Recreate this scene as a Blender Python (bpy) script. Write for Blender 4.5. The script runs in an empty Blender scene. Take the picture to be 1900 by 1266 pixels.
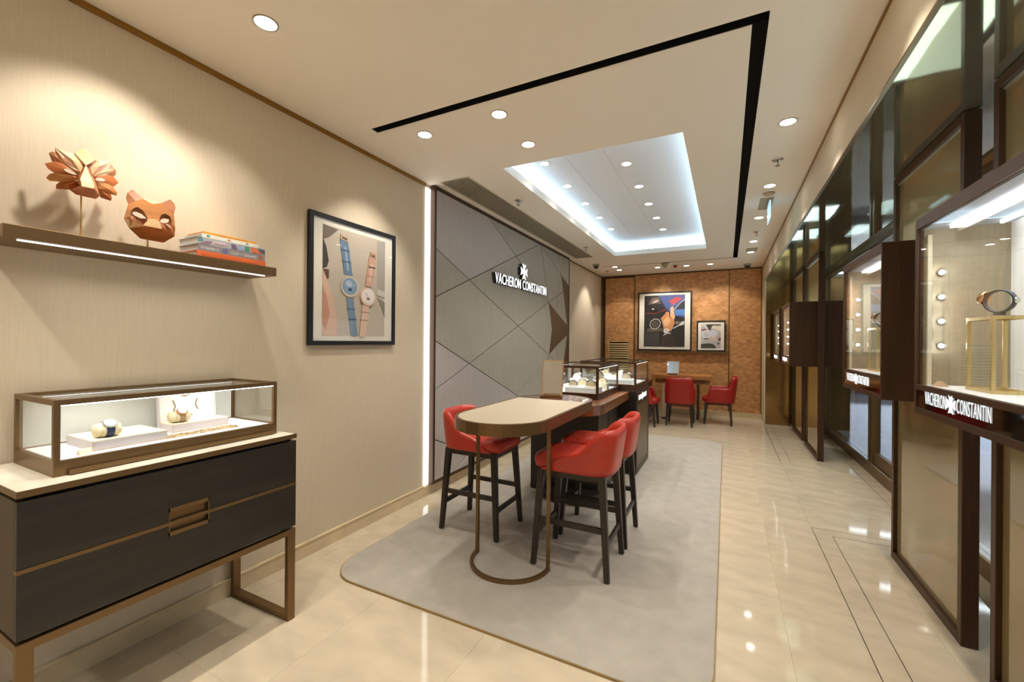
import bpy, bmesh, math, random
from mathutils import Vector, Matrix
random.seed(7)
PI = math.pi
scene = bpy.context.scene
COL = scene.collection

# ------------------------------------------------------------------ camera
F_PX, YAW, PITCH, ROLL = 782.989, 0.469363, 0.00053, -0.0079256
CAM_H = 1.5
cy_, sy_ = math.cos(YAW), math.sin(YAW)
fw = Vector((-sy_*math.cos(PITCH), cy_*math.cos(PITCH), math.sin(PITCH)))
rt = Vector((cy_, sy_, 0))
dn = fw.cross(rt)
r2 = rt*math.cos(ROLL) + dn*math.sin(ROLL)
d2 = dn*math.cos(ROLL) - rt*math.sin(ROLL)
cam_d = bpy.data.cameras.new('camera')
cam = bpy.data.objects.new('camera', cam_d)
COL.objects.link(cam)
m = Matrix.Identity(4)
for i in range(3):
    m[i][0] = r2[i]; m[i][1] = -d2[i]; m[i][2] = -fw[i]
m[0][3], m[1][3], m[2][3] = 0, 0, CAM_H
cam.matrix_world = m
cam_d.sensor_width = 36
cam_d.lens = F_PX/1900*36
cam_d.clip_start = 0.05
scene.camera = cam

# ------------------------------------------------------------------ view / world
scene.view_settings.view_transform = 'Standard'
scene.view_settings.look = 'None'
scene.view_settings.gamma = 1
scene.view_settings.use_curve_mapping = False
scene.view_settings.exposure = 1.32
w = bpy.data.worlds.new('world'); scene.world = w
w.use_nodes = True
w.node_tree.nodes['Background'].inputs[0].default_value = (0.9, 0.95, 1, 1)
w.node_tree.nodes['Background'].inputs[1].default_value = 0.15

# lamp powers (the lamps themselves are made with their fittings below)
P_DOWN = 21.0      # ceiling downlights
P_TRAY = 11.5
P_COVE = 5.0
WARM = (1.0, 0.935, 0.86)
NEUT = (1.0, 0.95, 0.89)
COOL = (0.78, 0.89, 1.0)

# ------------------------------------------------------------------ materials
def s2l(c):
    out = []
    for v in c:
        v = v/255
        out.append(v/12.92 if v <= 0.04045 else ((v+0.055)/1.055)**2.4)
    return tuple(out) + (1,)

def mat(name, rgb, rough=0.5, metal=0.0, coat=0.0, spec=None, noise=None, bump=None, emit=None, aniso=None):
    """noise=(scale, amount, (sx,sy,sz)) colour variation; bump=(scale, strength, dist, stretch)"""
    mt = bpy.data.materials.new(name); mt.use_nodes = True
    nt = mt.node_tree; b = nt.nodes['Principled BSDF']
    b.inputs['Base Color'].default_value = s2l(rgb)
    b.inputs['Roughness'].default_value = rough
    b.inputs['Metallic'].default_value = metal
    b.inputs['Coat Weight'].default_value = coat
    b.inputs['Coat Roughness'].default_value = 0.05
    if spec is not None: b.inputs['Specular IOR Level'].default_value = spec
    tc = None
    def coord(stretch):
        t = nt.nodes.new('ShaderNodeTexCoord'); mp = nt.nodes.new('ShaderNodeMapping')
        mp.inputs['Scale'].default_value = stretch
        nt.links.new(t.outputs['Object'], mp.inputs['Vector']); return mp.outputs[0]
    if noise:
        sc, amt, st = noise[0], noise[1], noise[2] if len(noise) > 2 else (1, 1, 1)
        n = nt.nodes.new('ShaderNodeTexNoise'); n.inputs['Scale'].default_value = sc
        n.inputs['Detail'].default_value = 5
        nt.links.new(coord(st), n.inputs['Vector'])
        r = nt.nodes.new('ShaderNodeValToRGB')
        r.color_ramp.elements[0].position = 0.3; r.color_ramp.elements[1].position = 0.7
        lo = [max(0, v*(1-amt)) for v in rgb]; hi = [min(255, v*(1+amt)) for v in rgb]
        r.color_ramp.elements[0].color = s2l(lo); r.color_ramp.elements[1].color = s2l(hi)
        nt.links.new(n.outputs['Fac'], r.inputs[0]); nt.links.new(r.outputs[0], b.inputs['Base Color'])
    if bump:
        sc, stg, dist = bump[:3]; st = bump[3] if len(bump) > 3 else (1, 1, 1)
        n = nt.nodes.new('ShaderNodeTexNoise'); n.inputs['Scale'].default_value = sc
        n.inputs['Detail'].default_value = 3
        nt.links.new(coord(st), n.inputs['Vector'])
        bp = nt.nodes.new('ShaderNodeBump'); bp.inputs['Strength'].default_value = stg
        bp.inputs['Distance'].default_value = dist
        nt.links.new(n.outputs['Fac'], bp.inputs['Height']); nt.links.new(bp.outputs[0], b.inputs['Normal'])
    if emit:
        b.inputs['Emission Color'].default_value = tuple(emit[0]) + (1,)
        b.inputs['Emission Strength'].default_value = emit[1]
    return mt

def emis(name, rgb, strength):
    mt = bpy.data.materials.new(name); mt.use_nodes = True
    nt = mt.node_tree; nt.nodes.clear()
    e = nt.nodes.new('ShaderNodeEmission'); o = nt.nodes.new('ShaderNodeOutputMaterial')
    e.inputs[0].default_value = tuple(rgb) + (1,); e.inputs[1].default_value = strength
    nt.links.new(e.outputs[0], o.inputs[0]); return mt

def glassy(name, tint=(0.97, 0.98, 0.98), gain=1.0, rough=0.0):
    mt = bpy.data.materials.new(name); mt.use_nodes = True
    nt = mt.node_tree; nt.nodes.clear()
    o = nt.nodes.new('ShaderNodeOutputMaterial'); mx = nt.nodes.new('ShaderNodeMixShader')
    t = nt.nodes.new('ShaderNodeBsdfTransparent'); g = nt.nodes.new('ShaderNodeBsdfGlossy')
    lw_ = nt.nodes.new('ShaderNodeLayerWeight')
    pw = nt.nodes.new('ShaderNodeMath'); pw.operation = 'POWER'; pw.inputs[1].default_value = 5
    mu = nt.nodes.new('ShaderNodeMath'); mu.operation = 'MULTIPLY_ADD'
    mu.inputs[1].default_value = .9; mu.inputs[2].default_value = .035*gain
    t.inputs[0].default_value = tint + (1,); g.inputs['Roughness'].default_value = rough
    nt.links.new(lw_.outputs['Facing'], pw.inputs[0]); nt.links.new(pw.outputs[0], mu.inputs[0]); nt.links.new(mu.outputs[0], mx.inputs[0])
    nt.links.new(t.outputs[0], mx.inputs[1]); nt.links.new(g.outputs[0], mx.inputs[2])
    nt.links.new(mx.outputs[0], o.inputs[0]); return mt

M = {}
def tri_marquetry():
    mt = mat('triangle_marquetry', (176, 118, 66), 0.45)
    nt = mt.node_tree; b = nt.nodes['Principled BSDF']
    tc = nt.nodes.new('ShaderNodeTexCoord'); mp = nt.nodes.new('ShaderNodeMapping')
    mp.inputs['Rotation'].default_value = (0, math.radians(45), 0)
    mp.inputs['Scale'].default_value = (13.5, 13.5, 13.5)
    nt.links.new(tc.outputs['Object'], mp.inputs['Vector'])
    sx = nt.nodes.new('ShaderNodeSeparateXYZ'); nt.links.new(mp.outputs[0], sx.inputs[0])
    def mth(op, a, b2=None):
        n = nt.nodes.new('ShaderNodeMath'); n.operation = op
        for i, v in enumerate((a, b2)):
            if v is None: continue
            if isinstance(v, (int, float)): n.inputs[i].default_value = v
            else: nt.links.new(v, n.inputs[i])
        return n.outputs[0]
    fx, fz = mth('FLOOR', sx.outputs[0]), mth('FLOOR', sx.outputs[2])
    rx, rz = mth('SUBTRACT', sx.outputs[0], fx), mth('SUBTRACT', sx.outputs[2], fz)
    half = mth('GREATER_THAN', mth('ADD', rx, rz), 1.0)
    cb = nt.nodes.new('ShaderNodeCombineXYZ')
    nt.links.new(fx, cb.inputs[0]); nt.links.new(fz, cb.inputs[1]); nt.links.new(half, cb.inputs[2])
    wn = nt.nodes.new('ShaderNodeTexWhiteNoise'); wn.noise_dimensions = '3D'
    nt.links.new(cb.outputs[0], wn.inputs['Vector'])
    r = nt.nodes.new('ShaderNodeValToRGB')
    r.color_ramp.elements[0].color = s2l((172, 120, 70)); r.color_ramp.elements[1].color = s2l((206, 152, 98))
    nt.links.new(wn.outputs[0], r.inputs[0]); nt.links.new(r.outputs[0], b.inputs['Base Color'])
    return mt

def build_materials():
    M['wallpaper'] = mat('wallpaper_cream', (212, 197, 170), 0.85, noise=(220, .018, (1, 1, .05)), bump=(260, .06, .001, (1, 1, .06)))
    M['paint'] = mat('ceiling_paint', (240, 233, 220), 0.9)
    M['tray'] = mat('tray_paint', (226, 226, 224), 0.9)
    M['stone'] = mat('skirting_stone', (214, 194, 156), 0.25, noise=(5, .05))
    M['tile'] = mat('polished_marble', (200, 185, 158), 0.05, noise=(3.2, .055, (1, 2.2, 1)), spec=.5)
    M['grout'] = mat('floor_joint', (208, 194, 168), 0.5)
    M['groove'] = mat('floor_groove', (70, 55, 32), 0.5)
    M['rug'] = mat('rug_pile', (174, 166, 152), 0.95, noise=(9, .035), bump=(420, .6, .004))
    M['rug_edge'] = mat('rug_binding', (150, 122, 74), 0.7)
    M['bronze'] = mat('satin_bronze', (124, 98, 64), 0.38, metal=.7)
    M['darkbronze'] = mat('dark_bronze', (78, 55, 36), 0.42, metal=.45, noise=(60, .06, (1, 1, .05)))
    M['gold'] = mat('gold_trim', (150, 112, 48), 0.35, metal=.6)
    M['brass'] = mat('champagne_brass', (222, 198, 140), 0.3, metal=.6)
    M['oak'] = mat('dark_stained_oak', (40, 33, 25), 0.42, noise=(22, .22, (1, .08, 1)), bump=(60, .2, .002, (1, .1, 1)))
    M['oakside'] = mat('stained_oak_side', (58, 45, 24), 0.45, noise=(22, .12, (.1, 1, 1)))
    M['marble'] = mat('white_marble', (222, 214, 194), 0.25, noise=(7, .05))
    M['black'] = mat('black_satin', (14, 12, 11), 0.35)
    M['blackgap'] = mat('shadow_gap_black', (6, 5, 4), 0.9)
    M['blackgloss'] = mat('black_gloss', (7, 5, 4), 0.04, coat=.5)
    M['frameblack'] = mat('black_frame', (12, 11, 10), 0.4)
    M['mat'] = mat('picture_mount', (236, 230, 214), 0.8)
    M['panel'] = mat('wall_panel_fabric', (172, 166, 150), 0.5, noise=(110, .04, (1, 1, .04)), bump=(150, .12, .002, (1, 1, .06)))
    M['panel2'] = mat('wall_panel_silver', (184, 175, 167), 0.5, noise=(110, .04, (1, 1, .04)))
    M['inlay'] = mat('bronze_inlay', (104, 84, 56), 0.35, metal=.35)
    M['marquetry'] = tri_marquetry()
    M['red'] = mat('red_leather', (190, 60, 44), 0.34, noise=(12, .04), bump=(260, .12, .001))
    M['reddeep'] = mat('deep_red_leather', (160, 32, 20), 0.38, bump=(260, .1, .001))
    M['legwood'] = mat('wenge_leg', (46, 37, 28), 0.4, noise=(30, .2, (1, 1, .1)))
    M['leather'] = mat('cream_leather_top', (206, 191, 164), 0.5, bump=(300, .08, .001))
    M['walnut'] = mat('walnut', (126, 74, 34), 0.3, noise=(14, .25, (1, .1, 1)), coat=.4)
    M['walnutdark'] = mat('walnut_top', (104, 66, 40), 0.22, noise=(14, .2, (.15, 1, 1)), coat=.5)
    M['deskwood'] = mat('desk_wood', (178, 118, 62), 0.35, noise=(14, .1, (.15, 1, 1)))
    M['ctrdark'] = mat('counter_body', (38, 31, 25), 0.4)
    M['ctrbrown'] = mat('counter_bronze', (64, 50, 34), 0.42, metal=.2)
    M['white'] = mat('white_display', (236, 236, 232), 0.6)
    M['cream'] = mat('cream_display', (230, 220, 192), 0.7)
    M['creamy'] = mat('cream_suede', (228, 214, 178), 0.85)
    M['lilac'] = mat('pale_lilac_leather', (206, 196, 194), 0.6)
    M['peach'] = mat('peach_edge', (214, 176, 138), 0.5)
    M['steel'] = mat('polished_steel', (205, 205, 205), 0.15, metal=1)
    M['rosegold'] = mat('rose_gold', (214, 160, 112), 0.2, metal=1)
    M['dial'] = mat('silver_dial', (236, 236, 236), 0.3)
    M['navy'] = mat('navy_strap', (26, 44, 84), 0.5)
    M['tan'] = mat('tan_strap', (168, 140, 110), 0.6)
    M['greystrap'] = mat('grey_strap', (74, 78, 84), 0.5)
    M['glass'] = glassy('clear_glass')
    M['glasspic'] = glassy('picture_glass', (1, 1, 1), 0.5)
    M['shopglass'] = glassy('shopfront_glass', (0.86, 0.88, 0.88), 1.5)
    M['mirror'] = mat('mirror', (225, 228, 232), 0.02, metal=1)
    M['soffit'] = mat('polished_bronze_soffit', (172, 158, 126), 0.045, metal=.85, bump=(1.3, .12, .02))
    M['bronzewall'] = mat('brushed_bronze_wall', (168, 134, 84), 0.13, metal=.9, bump=(2.0, .05, .02, (.2, 1, 3)))
    M['pane'] = mat('champagne_glass_panel', (150, 134, 94), 0.06, coat=.6, metal=.12)
    M['casefab'] = mat('case_lining', (150, 138, 112), 0.55, noise=(120, .05, (1, 1, .04)))
    M['caseceil'] = mat('case_ceiling', (150, 152, 160), 0.6)
    M['led'] = emis('led_white', (1, 0.98, 0.95), 2.6)
    M['ledslot'] = emis('led_slot', (1, 0.985, 0.96), 1.5)
    M['ledcase'] = emis('case_led', (0.96, 0.99, 1), 4)
    M['louvre'] = emis('louvre_glow', (0.62, 0.92, 1.0), 1.6)
    M['sign'] = emis('sign_white', (1, 1, 1), .75)
    M['signsoft'] = emis('sign_soft', (0.95, 1, 0.97), .5)
    M['lamp'] = emis('lamp_lens', (1, 0.95, 0.86), 11)
    M['spotlens'] = emis('spot_lens', (1, 1, 1), 30)
    M['cove'] = emis('cove_led', (0.50, 0.74, 1.0), P_COVE)
    M['chrome'] = mat('chrome', (190, 186, 178), 0.18, metal=1)
    M['rim'] = mat('lamp_rim', (176, 166, 148), 0.3, metal=.6)
    M['grillemat'] = mat('vent_paint', (158, 150, 130), 0.6)
    M['ventpale'] = mat('access_panel', (190, 177, 150), 0.7)
    M['dark'] = mat('dark_plastic', (46, 42, 38), 0.4)
    M['woodmask'] = mat('mask_wood', (208, 140, 82), 0.5, noise=(20, .14, (1, .25, 1)))
    M['woodlight'] = mat('mask_wood_pale', (230, 188, 140), 0.5, noise=(20, .1, (1, .25, 1)))
    M['wooddeep'] = mat('mask_wood_deep', (186, 108, 56), 0.5, noise=(20, .16, (1, .25, 1)))
    M['woodbrown'] = mat('mask_wood_brown', (166, 108, 72), 0.5, noise=(20, .16, (1, .25, 1)))
    M['paper'] = mat('book_pages', (222, 222, 222), 0.9, noise=(60, .05, (.05, .05, 6)))
    M['orange'] = mat('orange_cover', (238, 118, 62), 0.5)
    M['amber'] = mat('amber_cover', (240, 168, 62), 0.5)
    M['offwhite'] = mat('offwhite_cover', (232, 226, 206), 0.5)
    M['greycover'] = mat('grey_cover', (148, 140, 142), 0.5)
    M['mallfloor'] = mat('mall_floor', (150, 152, 158), 0.08, noise=(2, .08))
    M['mallwall'] = mat('mall_wall', (92, 92, 100), 0.35)
    M['mallwhite'] = emis('mall_light', (0.82, 0.9, 1.0), 6)
    M['mallpanel'] = emis('mall_lightbox', (0.66, 0.76, 0.95), 1.0)
    M['exit'] = mat('exit_sign', (150, 190, 205), 0.2, emit=((0.5, 0.8, 1.0), 0.35))
    M['redlamp'] = mat('red_beacon', (190, 40, 30), 0.3)
build_materials()
def flat(rgb, rough=0.5):
    k = 'print_%d_%d_%d' % tuple(rgb)
    if k not in M: M[k] = mat(k, rgb, rough)
    return M[k]

# ------------------------------------------------------------------ object helpers
def tag(o, label=None, cat=None, group=None, kind=None):
    if label: o['label'] = label
    if cat: o['category'] = cat
    if group: o['group'] = group
    if kind: o['kind'] = kind
    return o

def thing(name, label, cat, loc=(0, 0, 0), group=None, kind=None):
    o = bpy.data.objects.new(name, None); COL.objects.link(o)
    o.location = loc; o.empty_display_size = .05
    return tag(o, label, cat, group, kind)

def worigin(p):
    v = Vector((0, 0, 0))
    while p is not None:
        v += p.location; p = p.parent
    return v

def link(name, me, mt, parent=None, smooth=False):
    """mesh given in scene coordinates; origin put at its base centre"""
    if mt: me.materials.append(mt)
    if smooth:
        for p in me.polygons: p.use_smooth = True
    o = bpy.data.objects.new(name, me); COL.objects.link(o)
    vs = [v.co for v in me.vertices]
    lo = Vector([min(v[i] for v in vs) for i in range(3)]); hi = Vector([max(v[i] for v in vs) for i in range(3)])
    c = Vector(((lo[0]+hi[0])/2, (lo[1]+hi[1])/2, lo[2]))
    me.transform(Matrix.Translation(-c))
    o.location = c - worigin(parent)
    if parent is not None: o.parent = parent
    return o

def from_bm(name, bm, mt, parent=None, smooth=False):
    bmesh.ops.recalc_face_normals(bm, faces=bm.faces)
    me = bpy.data.meshes.new(name); bm.to_mesh(me); bm.free()
    return link(name, me, mt, parent, smooth)

def bm_box(bm, x0, x1, y0, y1, z0, z1):
    vs = [bm.verts.new((x, y, z)) for x in (x0, x1) for y in (y0, y1) for z in (z0, z1)]
    for f in ((0, 1, 3, 2), (4, 6, 7, 5), (0, 4, 5, 1), (2, 3, 7, 6), (0, 2, 6, 4), (1, 5, 7, 3)):
        bm.faces.new([vs[i] for i in f])

def box(name, x0, x1, y0, y1, z0, z1, mt, parent=None, bevel=0.0):
    bm = bmesh.new(); bm_box(bm, x0, x1, y0, y1, z0, z1)
    if bevel: bmesh.ops.bevel(bm, geom=bm.edges[:], offset=bevel, segments=2, affect='EDGES', profile=.5)
    return from_bm(name, bm, mt, parent)

def boxes(name, lst, mt, parent=None):
    bm = bmesh.new()
    for b in lst: bm_box(bm, *b)
    return from_bm(name, bm, mt, parent)

def ax3(axis, a, u, v):
    return {'x': (a, u, v), 'y': (u, a, v), 'z': (u, v, a)}[axis]

def prism(name, pts, axis, a0, a1, mt, parent=None, bevel=0.0, smooth=False):
    bm = bmesh.new()
    A = [bm.verts.new(ax3(axis, a0, *p)) for p in pts]; B = [bm.verts.new(ax3(axis, a1, *p)) for p in pts]
    bm.faces.new(A); bm.faces.new(B[::-1])
    n = len(pts)
    for i in range(n): bm.faces.new((A[i], A[(i+1) % n], B[(i+1) % n], B[i]))
    if bevel: bmesh.ops.bevel(bm, geom=bm.edges[:], offset=bevel, segments=2, affect='EDGES', profile=.5)
    return from_bm(name, bm, mt, parent, smooth)

def ringprism(name, outer, inner, z0, z1, mt, parent=None, axis='z'):
    bm = bmesh.new(); n = len(outer)
    L = [[bm.verts.new(ax3(axis, z, *p)) for p in P] for P in (outer, inner) for z in (z0, z1)]
    o0, o1, i0, i1 = L
    for i in range(n):
        j = (i+1) % n
        for a, b in ((o0, o1), (o1, i1), (i1, i0), (i0, o0)):
            bm.faces.new((a[i], a[j], b[j], b[i]))
    return from_bm(name, bm, mt, parent)

def cyl(name, p0, p1, r0, r1, mt, parent=None, n=20, smooth=True):
    bm = bmesh.new(); p0 = Vector(p0); p1 = Vector(p1); d = (p1-p0).normalized()
    a = d.orthogonal().normalized(); b = d.cross(a)
    R0 = [bm.verts.new(p0 + (a*math.cos(2*PI*i/n) + b*math.sin(2*PI*i/n))*r0) for i in range(n)]
    R1 = [bm.verts.new(p1 + (a*math.cos(2*PI*i/n) + b*math.sin(2*PI*i/n))*r1) for i in range(n)]
    bm.faces.new(R0[::-1]); bm.faces.new(R1)
    for i in range(n): bm.faces.new((R0[i], R0[(i+1) % n], R1[(i+1) % n], R1[i]))
    o = from_bm(name, bm, mt, parent)
    if smooth:
        for p in o.data.polygons:
            if len(p.vertices) == 4: p.use_smooth = True
    return o

def bar(name, p0, p1, w0, w1, mt, parent=None, d0=None, d1=None):
    """square tapering bar between two points (w along world x, d along world y at each end)"""
    bm = bmesh.new(); d0 = d0 or w0; d1 = d1 or w1
    vs = []
    for p, ww, dd in ((p0, w0, d0), (p1, w1, d1)):
        vs.append([bm.verts.new((p[0]+sx*ww/2, p[1]+sy*dd/2, p[2])) for sx, sy in ((-1, -1), (1, -1), (1, 1), (-1, 1))])
    bm.faces.new(vs[0]); bm.faces.new(vs[1][::-1])
    for i in range(4): bm.faces.new((vs[0][i], vs[0][(i+1) % 4], vs[1][(i+1) % 4], vs[1][i]))
    bmesh.ops.bevel(bm, geom=bm.edges[:], offset=min(w0, w1)*.12, segments=1, affect='EDGES')
    return from_bm(name, bm, mt, parent)

def lathe(name, prof, c, mt, parent=None, n=24, axis='z', smooth=True):
    """prof: (r, h) list along the axis from c"""
    bm = bmesh.new(); rings = []
    for r, h in prof:
        ring = []
        for i in range(n):
            a = 2*PI*i/n
            u, v = r*math.cos(a), r*math.sin(a)
            q = ax3(axis, h, u, v)
            ring.append(bm.verts.new((c[0]+q[0], c[1]+q[1], c[2]+q[2])))
        rings.append(ring)
    for A, B in zip(rings, rings[1:]):
        for i in range(n): bm.faces.new((A[i], A[(i+1) % n], B[(i+1) % n], B[i]))
    bm.faces.new(rings[0][::-1]); bm.faces.new(rings[-1])
    return from_bm(name, bm, mt, parent, smooth)

def se(c, n):
    return math.copysign(abs(c)**(2/n), c)

def pad(name, cx, cy, hx, hy, z0, z1, mt, parent=None, n=4.0, N=40, crown=.012, edge=.03):
    bm = bmesh.new(); rings = []
    H = z1-z0
    prof = [(1-edge/hx*1.2, 0), (1-edge/hx*.35, H*.12), (1, H*.4), (1, H*.6), (1-edge/hx*.3, H*.86), (1-edge/hx*1.1, H), (.6, H+crown*.7), (.25, H+crown)]
    for s, h in prof:
        rings.append([bm.verts.new((cx+hx*s*se(math.cos(2*PI*i/N), n), cy+hy*s*se(math.sin(2*PI*i/N), n), z0+h)) for i in range(N)])
    for A, B in zip(rings, rings[1:]):
        for i in range(N): bm.faces.new((A[i], A[(i+1) % N], B[(i+1) % N], B[i]))
    bm.faces.new(rings[0][::-1]); bm.faces.new(rings[-1])
    return from_bm(name, bm, mt, parent, True)

def shell(name, hx, hy, zb, ztop, th, flare, mt, parent=None, n=3.6, t0=.3, N=44, Mr=7, cx=0.0, lean=0.0):
    """upholstered shell wrapping the rear (-x); ztop(t), t in -1..1; t0 = opening fraction of the front"""
    bm = bmesh.new(); cols = []
    for i in range(N+1):
        t = -1 + 2*i/N
        ang = PI + t*PI*(1-t0)
        zt = ztop(t); col = []
        for side in (1, 0):
            rng = range(Mr+1) if side else range(Mr, -1, -1)
            for j in rng:
                z = zb + (zt-zb)*j/Mr
                k = 1 + flare*(z-zb)
                hx_, hy_ = (hx, hy) if side else (hx-th, hy-th)
                edge = .35*th if (j == Mr) else 0
                hx_ += -edge if side else edge*.6
                hy_ += -edge if side else edge*.6
                x = cx + hx_*k*se(math.cos(ang), n) - lean*(z-zb)*max(0, -math.cos(ang))
                y = hy_*k*se(math.sin(ang), n)
                col.append(bm.verts.new((x, y, z + (.006 if False else 0))))
        cols.append(col)
    L = len(cols[0])
    for A, B in zip(cols, cols[1:]):
        for j in range(L): bm.faces.new((A[j], A[(j+1) % L], B[(j+1) % L], B[j]))
    bm.faces.new(cols[0]); bm.faces.new(cols[-1][::-1])
    o = from_bm(name, bm, mt, parent, True)
    return o

def rrect(x0, x1, y0, y1, r, k=8):
    rs = r if isinstance(r, (list, tuple)) else [r]*4
    pts = []
    for (cx, cy, a), rr in zip(((x1, y1, 0), (x0, y1, 90), (x0, y0, 180), (x1, y0, 270)), rs):
        sx = -1 if cx == x1 else 1; sy = -1 if cy == y1 else 1
        if rr <= 0: pts.append((cx, cy)); continue
        for i in range(k+1):
            t = math.radians(a + 90*i/k)
            pts.append((cx+sx*rr+rr*math.cos(t), cy+sy*rr+rr*math.sin(t)))
    return pts

def copy_tree(o, parent=None):
    c = o.copy(); COL.objects.link(c)
    if parent is not None: c.parent = parent
    for ch in [x for x in bpy.data.objects if x.parent == o]: copy_tree(ch, c)
    return c

def uvn(o, u, v, n):
    o, u, v, n = map(Vector, (o, u, v, n))
    return lambda a, b, c=0: o + u*a + v*b + n*c

def planar(name, polys, fr, t0, t1, mt, parent):
    """polygons given in a plane frame fr, extruded between heights t0 and t1 along its normal"""
    bm = bmesh.new()
    for pts in polys:
        A = [bm.verts.new(fr(a, b, t0)) for a, b in pts]; B = [bm.verts.new(fr(a, b, t1)) for a, b in pts]
        bm.faces.new(A); bm.faces.new(B[::-1]); n = len(pts)
        for i in range(n): bm.faces.new((A[i], A[(i+1) % n], B[(i+1) % n], B[i]))
    return from_bm(name, bm, mt, parent)

def text_islands(body, width, height, depth, bold=0.0):
    """list of (verts, faces) per glyph, text scaled to width x height, origin lower left"""
    cu = bpy.data.curves.new('t', 'FONT'); cu.body = body; cu.extrude = .05; cu.offset = bold
    cu.resolution_u = 3; cu.space_character = 1.12
    ob = bpy.data.objects.new('t', cu); COL.objects.link(ob)
    dg = bpy.context.evaluated_depsgraph_get(); dg.update()
    me = bpy.data.meshes.new_from_object(ob.evaluated_get(dg))
    bpy.data.objects.remove(ob); bpy.data.curves.remove(cu)
    co = [v.co.copy() for v in me.vertices]
    bm = bmesh.new(); bm.from_mesh(me); bmesh.ops.remove_doubles(bm, verts=bm.verts, dist=1e-5)
    lo = [min(v.co[i] for v in bm.verts) for i in range(3)]; hi = [max(v.co[i] for v in bm.verts) for i in range(3)]
    for v in bm.verts:
        v.co.x = (v.co.x-lo[0])/(hi[0]-lo[0])*width
        v.co.y = (v.co.y-lo[1])/(hi[1]-lo[1])*height
        v.co.z = (v.co.z-lo[2])/(hi[2]-lo[2])*depth
    seen = set(); out = []
    bm.verts.ensure_lookup_table()
    for v0 in bm.verts:
        if v0 in seen: continue
        st = [v0]; isl = []; seen.add(v0)
        while st:
            v = st.pop(); isl.append(v)
            for e in v.link_edges:
                q = e.other_vert(v)
                if q not in seen: seen.add(q); st.append(q)
        ids = {v: i for i, v in enumerate(isl)}; s = set(isl)
        fs = {f for v in isl for f in v.link_faces}
        out.append(([v.co.copy() for v in isl], [[ids[v] for v in f.verts] for f in fs]))
    bm.free(); bpy.data.meshes.remove(me)
    out.sort(key=lambda q: min(c.x for c in q[0]))
    return out

def letters(body, fr, width, height, depth, mt, parent, bold=.0, name='letter', join=False):
    isl = text_islands(body, width, height, depth, bold)
    if join:
        V = []; Fc = []
        for vs, fs in isl:
            b = len(V); V += vs; Fc += [[i+b for i in f] for f in fs]
        isl = [(V, Fc)]
    res = []
    for vs, fs in isl:
        me = bpy.data.meshes.new(name)
        me.from_pydata([fr(c.x, c.y, c.z) for c in vs], [], fs)
        res.append(link(name, me, mt, parent))
    return res

def cross_pts(s, cx=0, cy=0):
    base = [(.05, .05), (.34, .2), (.5, .3), (.4, 0), (.5, -.3), (.34, -.2)]
    arm = [(.055, .055), (.5, .26), (.41, .0), (.5, -.26)]
    pts = []
    for k in range(4):
        a = -k*PI/2
        for x, y in arm: pts.append((cx+s*(x*math.cos(a)-y*math.sin(a)), cy+s*(x*math.sin(a)+y*math.cos(a))))
    return pts

def spot(p, target, power, color=WARM, size=95, blend=.7, radius=.035):
    l = bpy.data.lights.new('spot', 'SPOT'); l.energy = power; l.color = color
    l.spot_size = math.radians(size); l.spot_blend = blend; l.shadow_soft_size = radius
    o = bpy.data.objects.new('spot_lamp', l); COL.objects.link(o); o.location = p
    o.rotation_euler = (Vector(target)-Vector(p)).to_track_quat('-Z', 'Y').to_euler()
    return o

def area(p, target, sx, sy, power, color, spread=180):
    l = bpy.data.lights.new('area', 'AREA'); l.shape = 'RECTANGLE'; l.size = sx; l.size_y = sy
    l.energy = power; l.color = color; l.spread = math.radians(spread)
    o = bpy.data.objects.new('area_lamp', l); COL.objects.link(o); o.location = p
    o.rotation_euler = (Vector(target)-Vector(p)).to_track_quat('-Z', 'Y').to_euler()
    return o

def struct(o):
    o['kind'] = 'structure'; return o

# ------------------------------------------------------------------ room shell
XL, XR, YB, YN, ZC = -2.587, 0.635, 9.68, -2.6, 3.012
ZS = 2.668            # polished soffit over the window bay
XS = 1.51             # shopfront line

# floor: sub-base plus marble tiles
fl = struct(box('floor', XL-.1, XS, YN, YB+.1, -.12, -.006, M['grout']))
xs = [XL, -2.47, -1.78, -1.09, -0.40, 0.29, 0.63, 0.98, XS]
ys = [YN + 0.92*i for i in range(14)]; ys[-1] = YB
shared = {}
for i in range(len(xs)-1):
    for j in range(len(ys)-1):
        a, b, c, d = xs[i]+.0004, xs[i+1]-.0004, ys[j]+.0004, ys[j+1]-.0004
        key = (round(b-a, 3), round(d-c, 3))
        if key in shared:
            o = bpy.data.objects.new('floor_tile', shared[key]); COL.objects.link(o)
            o.location = Vector(((a+b)/2, (c+d)/2, -.006)) - fl.location; o.parent = fl
        else:
            o = box('floor_tile', a, b, c, d, -.006, 0, M['tile'], fl); shared[key] = o.data
gz = .0008
for args in ((.630, .634, YN, 4.18), (.748, .752, YN, 4.06), (.630, 1.49, 4.178, 4.181), (.75, 1.49, 4.058, 4.061),
             (.622, .627, 6.24, 9.09), (.738, .742, 6.37, 9.09), (1.36, 1.363, YN, 9.0)):
    box('floor_channel', *args, 0, gz, M['groove'], fl)

# left wall, skirting, cornice trim
wl = struct(box('wall_left', XL-.15, XL, YN, YB, 0, ZC+.1, M['wallpaper']))
bl = struct(thing('baseboard_left', None, None, (XL, 3, 0)))
box('skirting', XL, XL+.014, YN, YB, 0, .088, M['stone'], bl)
box('skirting_bead', XL, XL+.018, YN, 3.235, .088, .104, M['stone'], bl, .003)
struct(box('trim_1', XL, XL+.012, YN, 3.235, ZC-.03, ZC-.001, M['gold']))
struct(box('trim_2', XL, XL+.012, 7.26, YB, ZC-.024, ZC-.001, M['bronze']))
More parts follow.
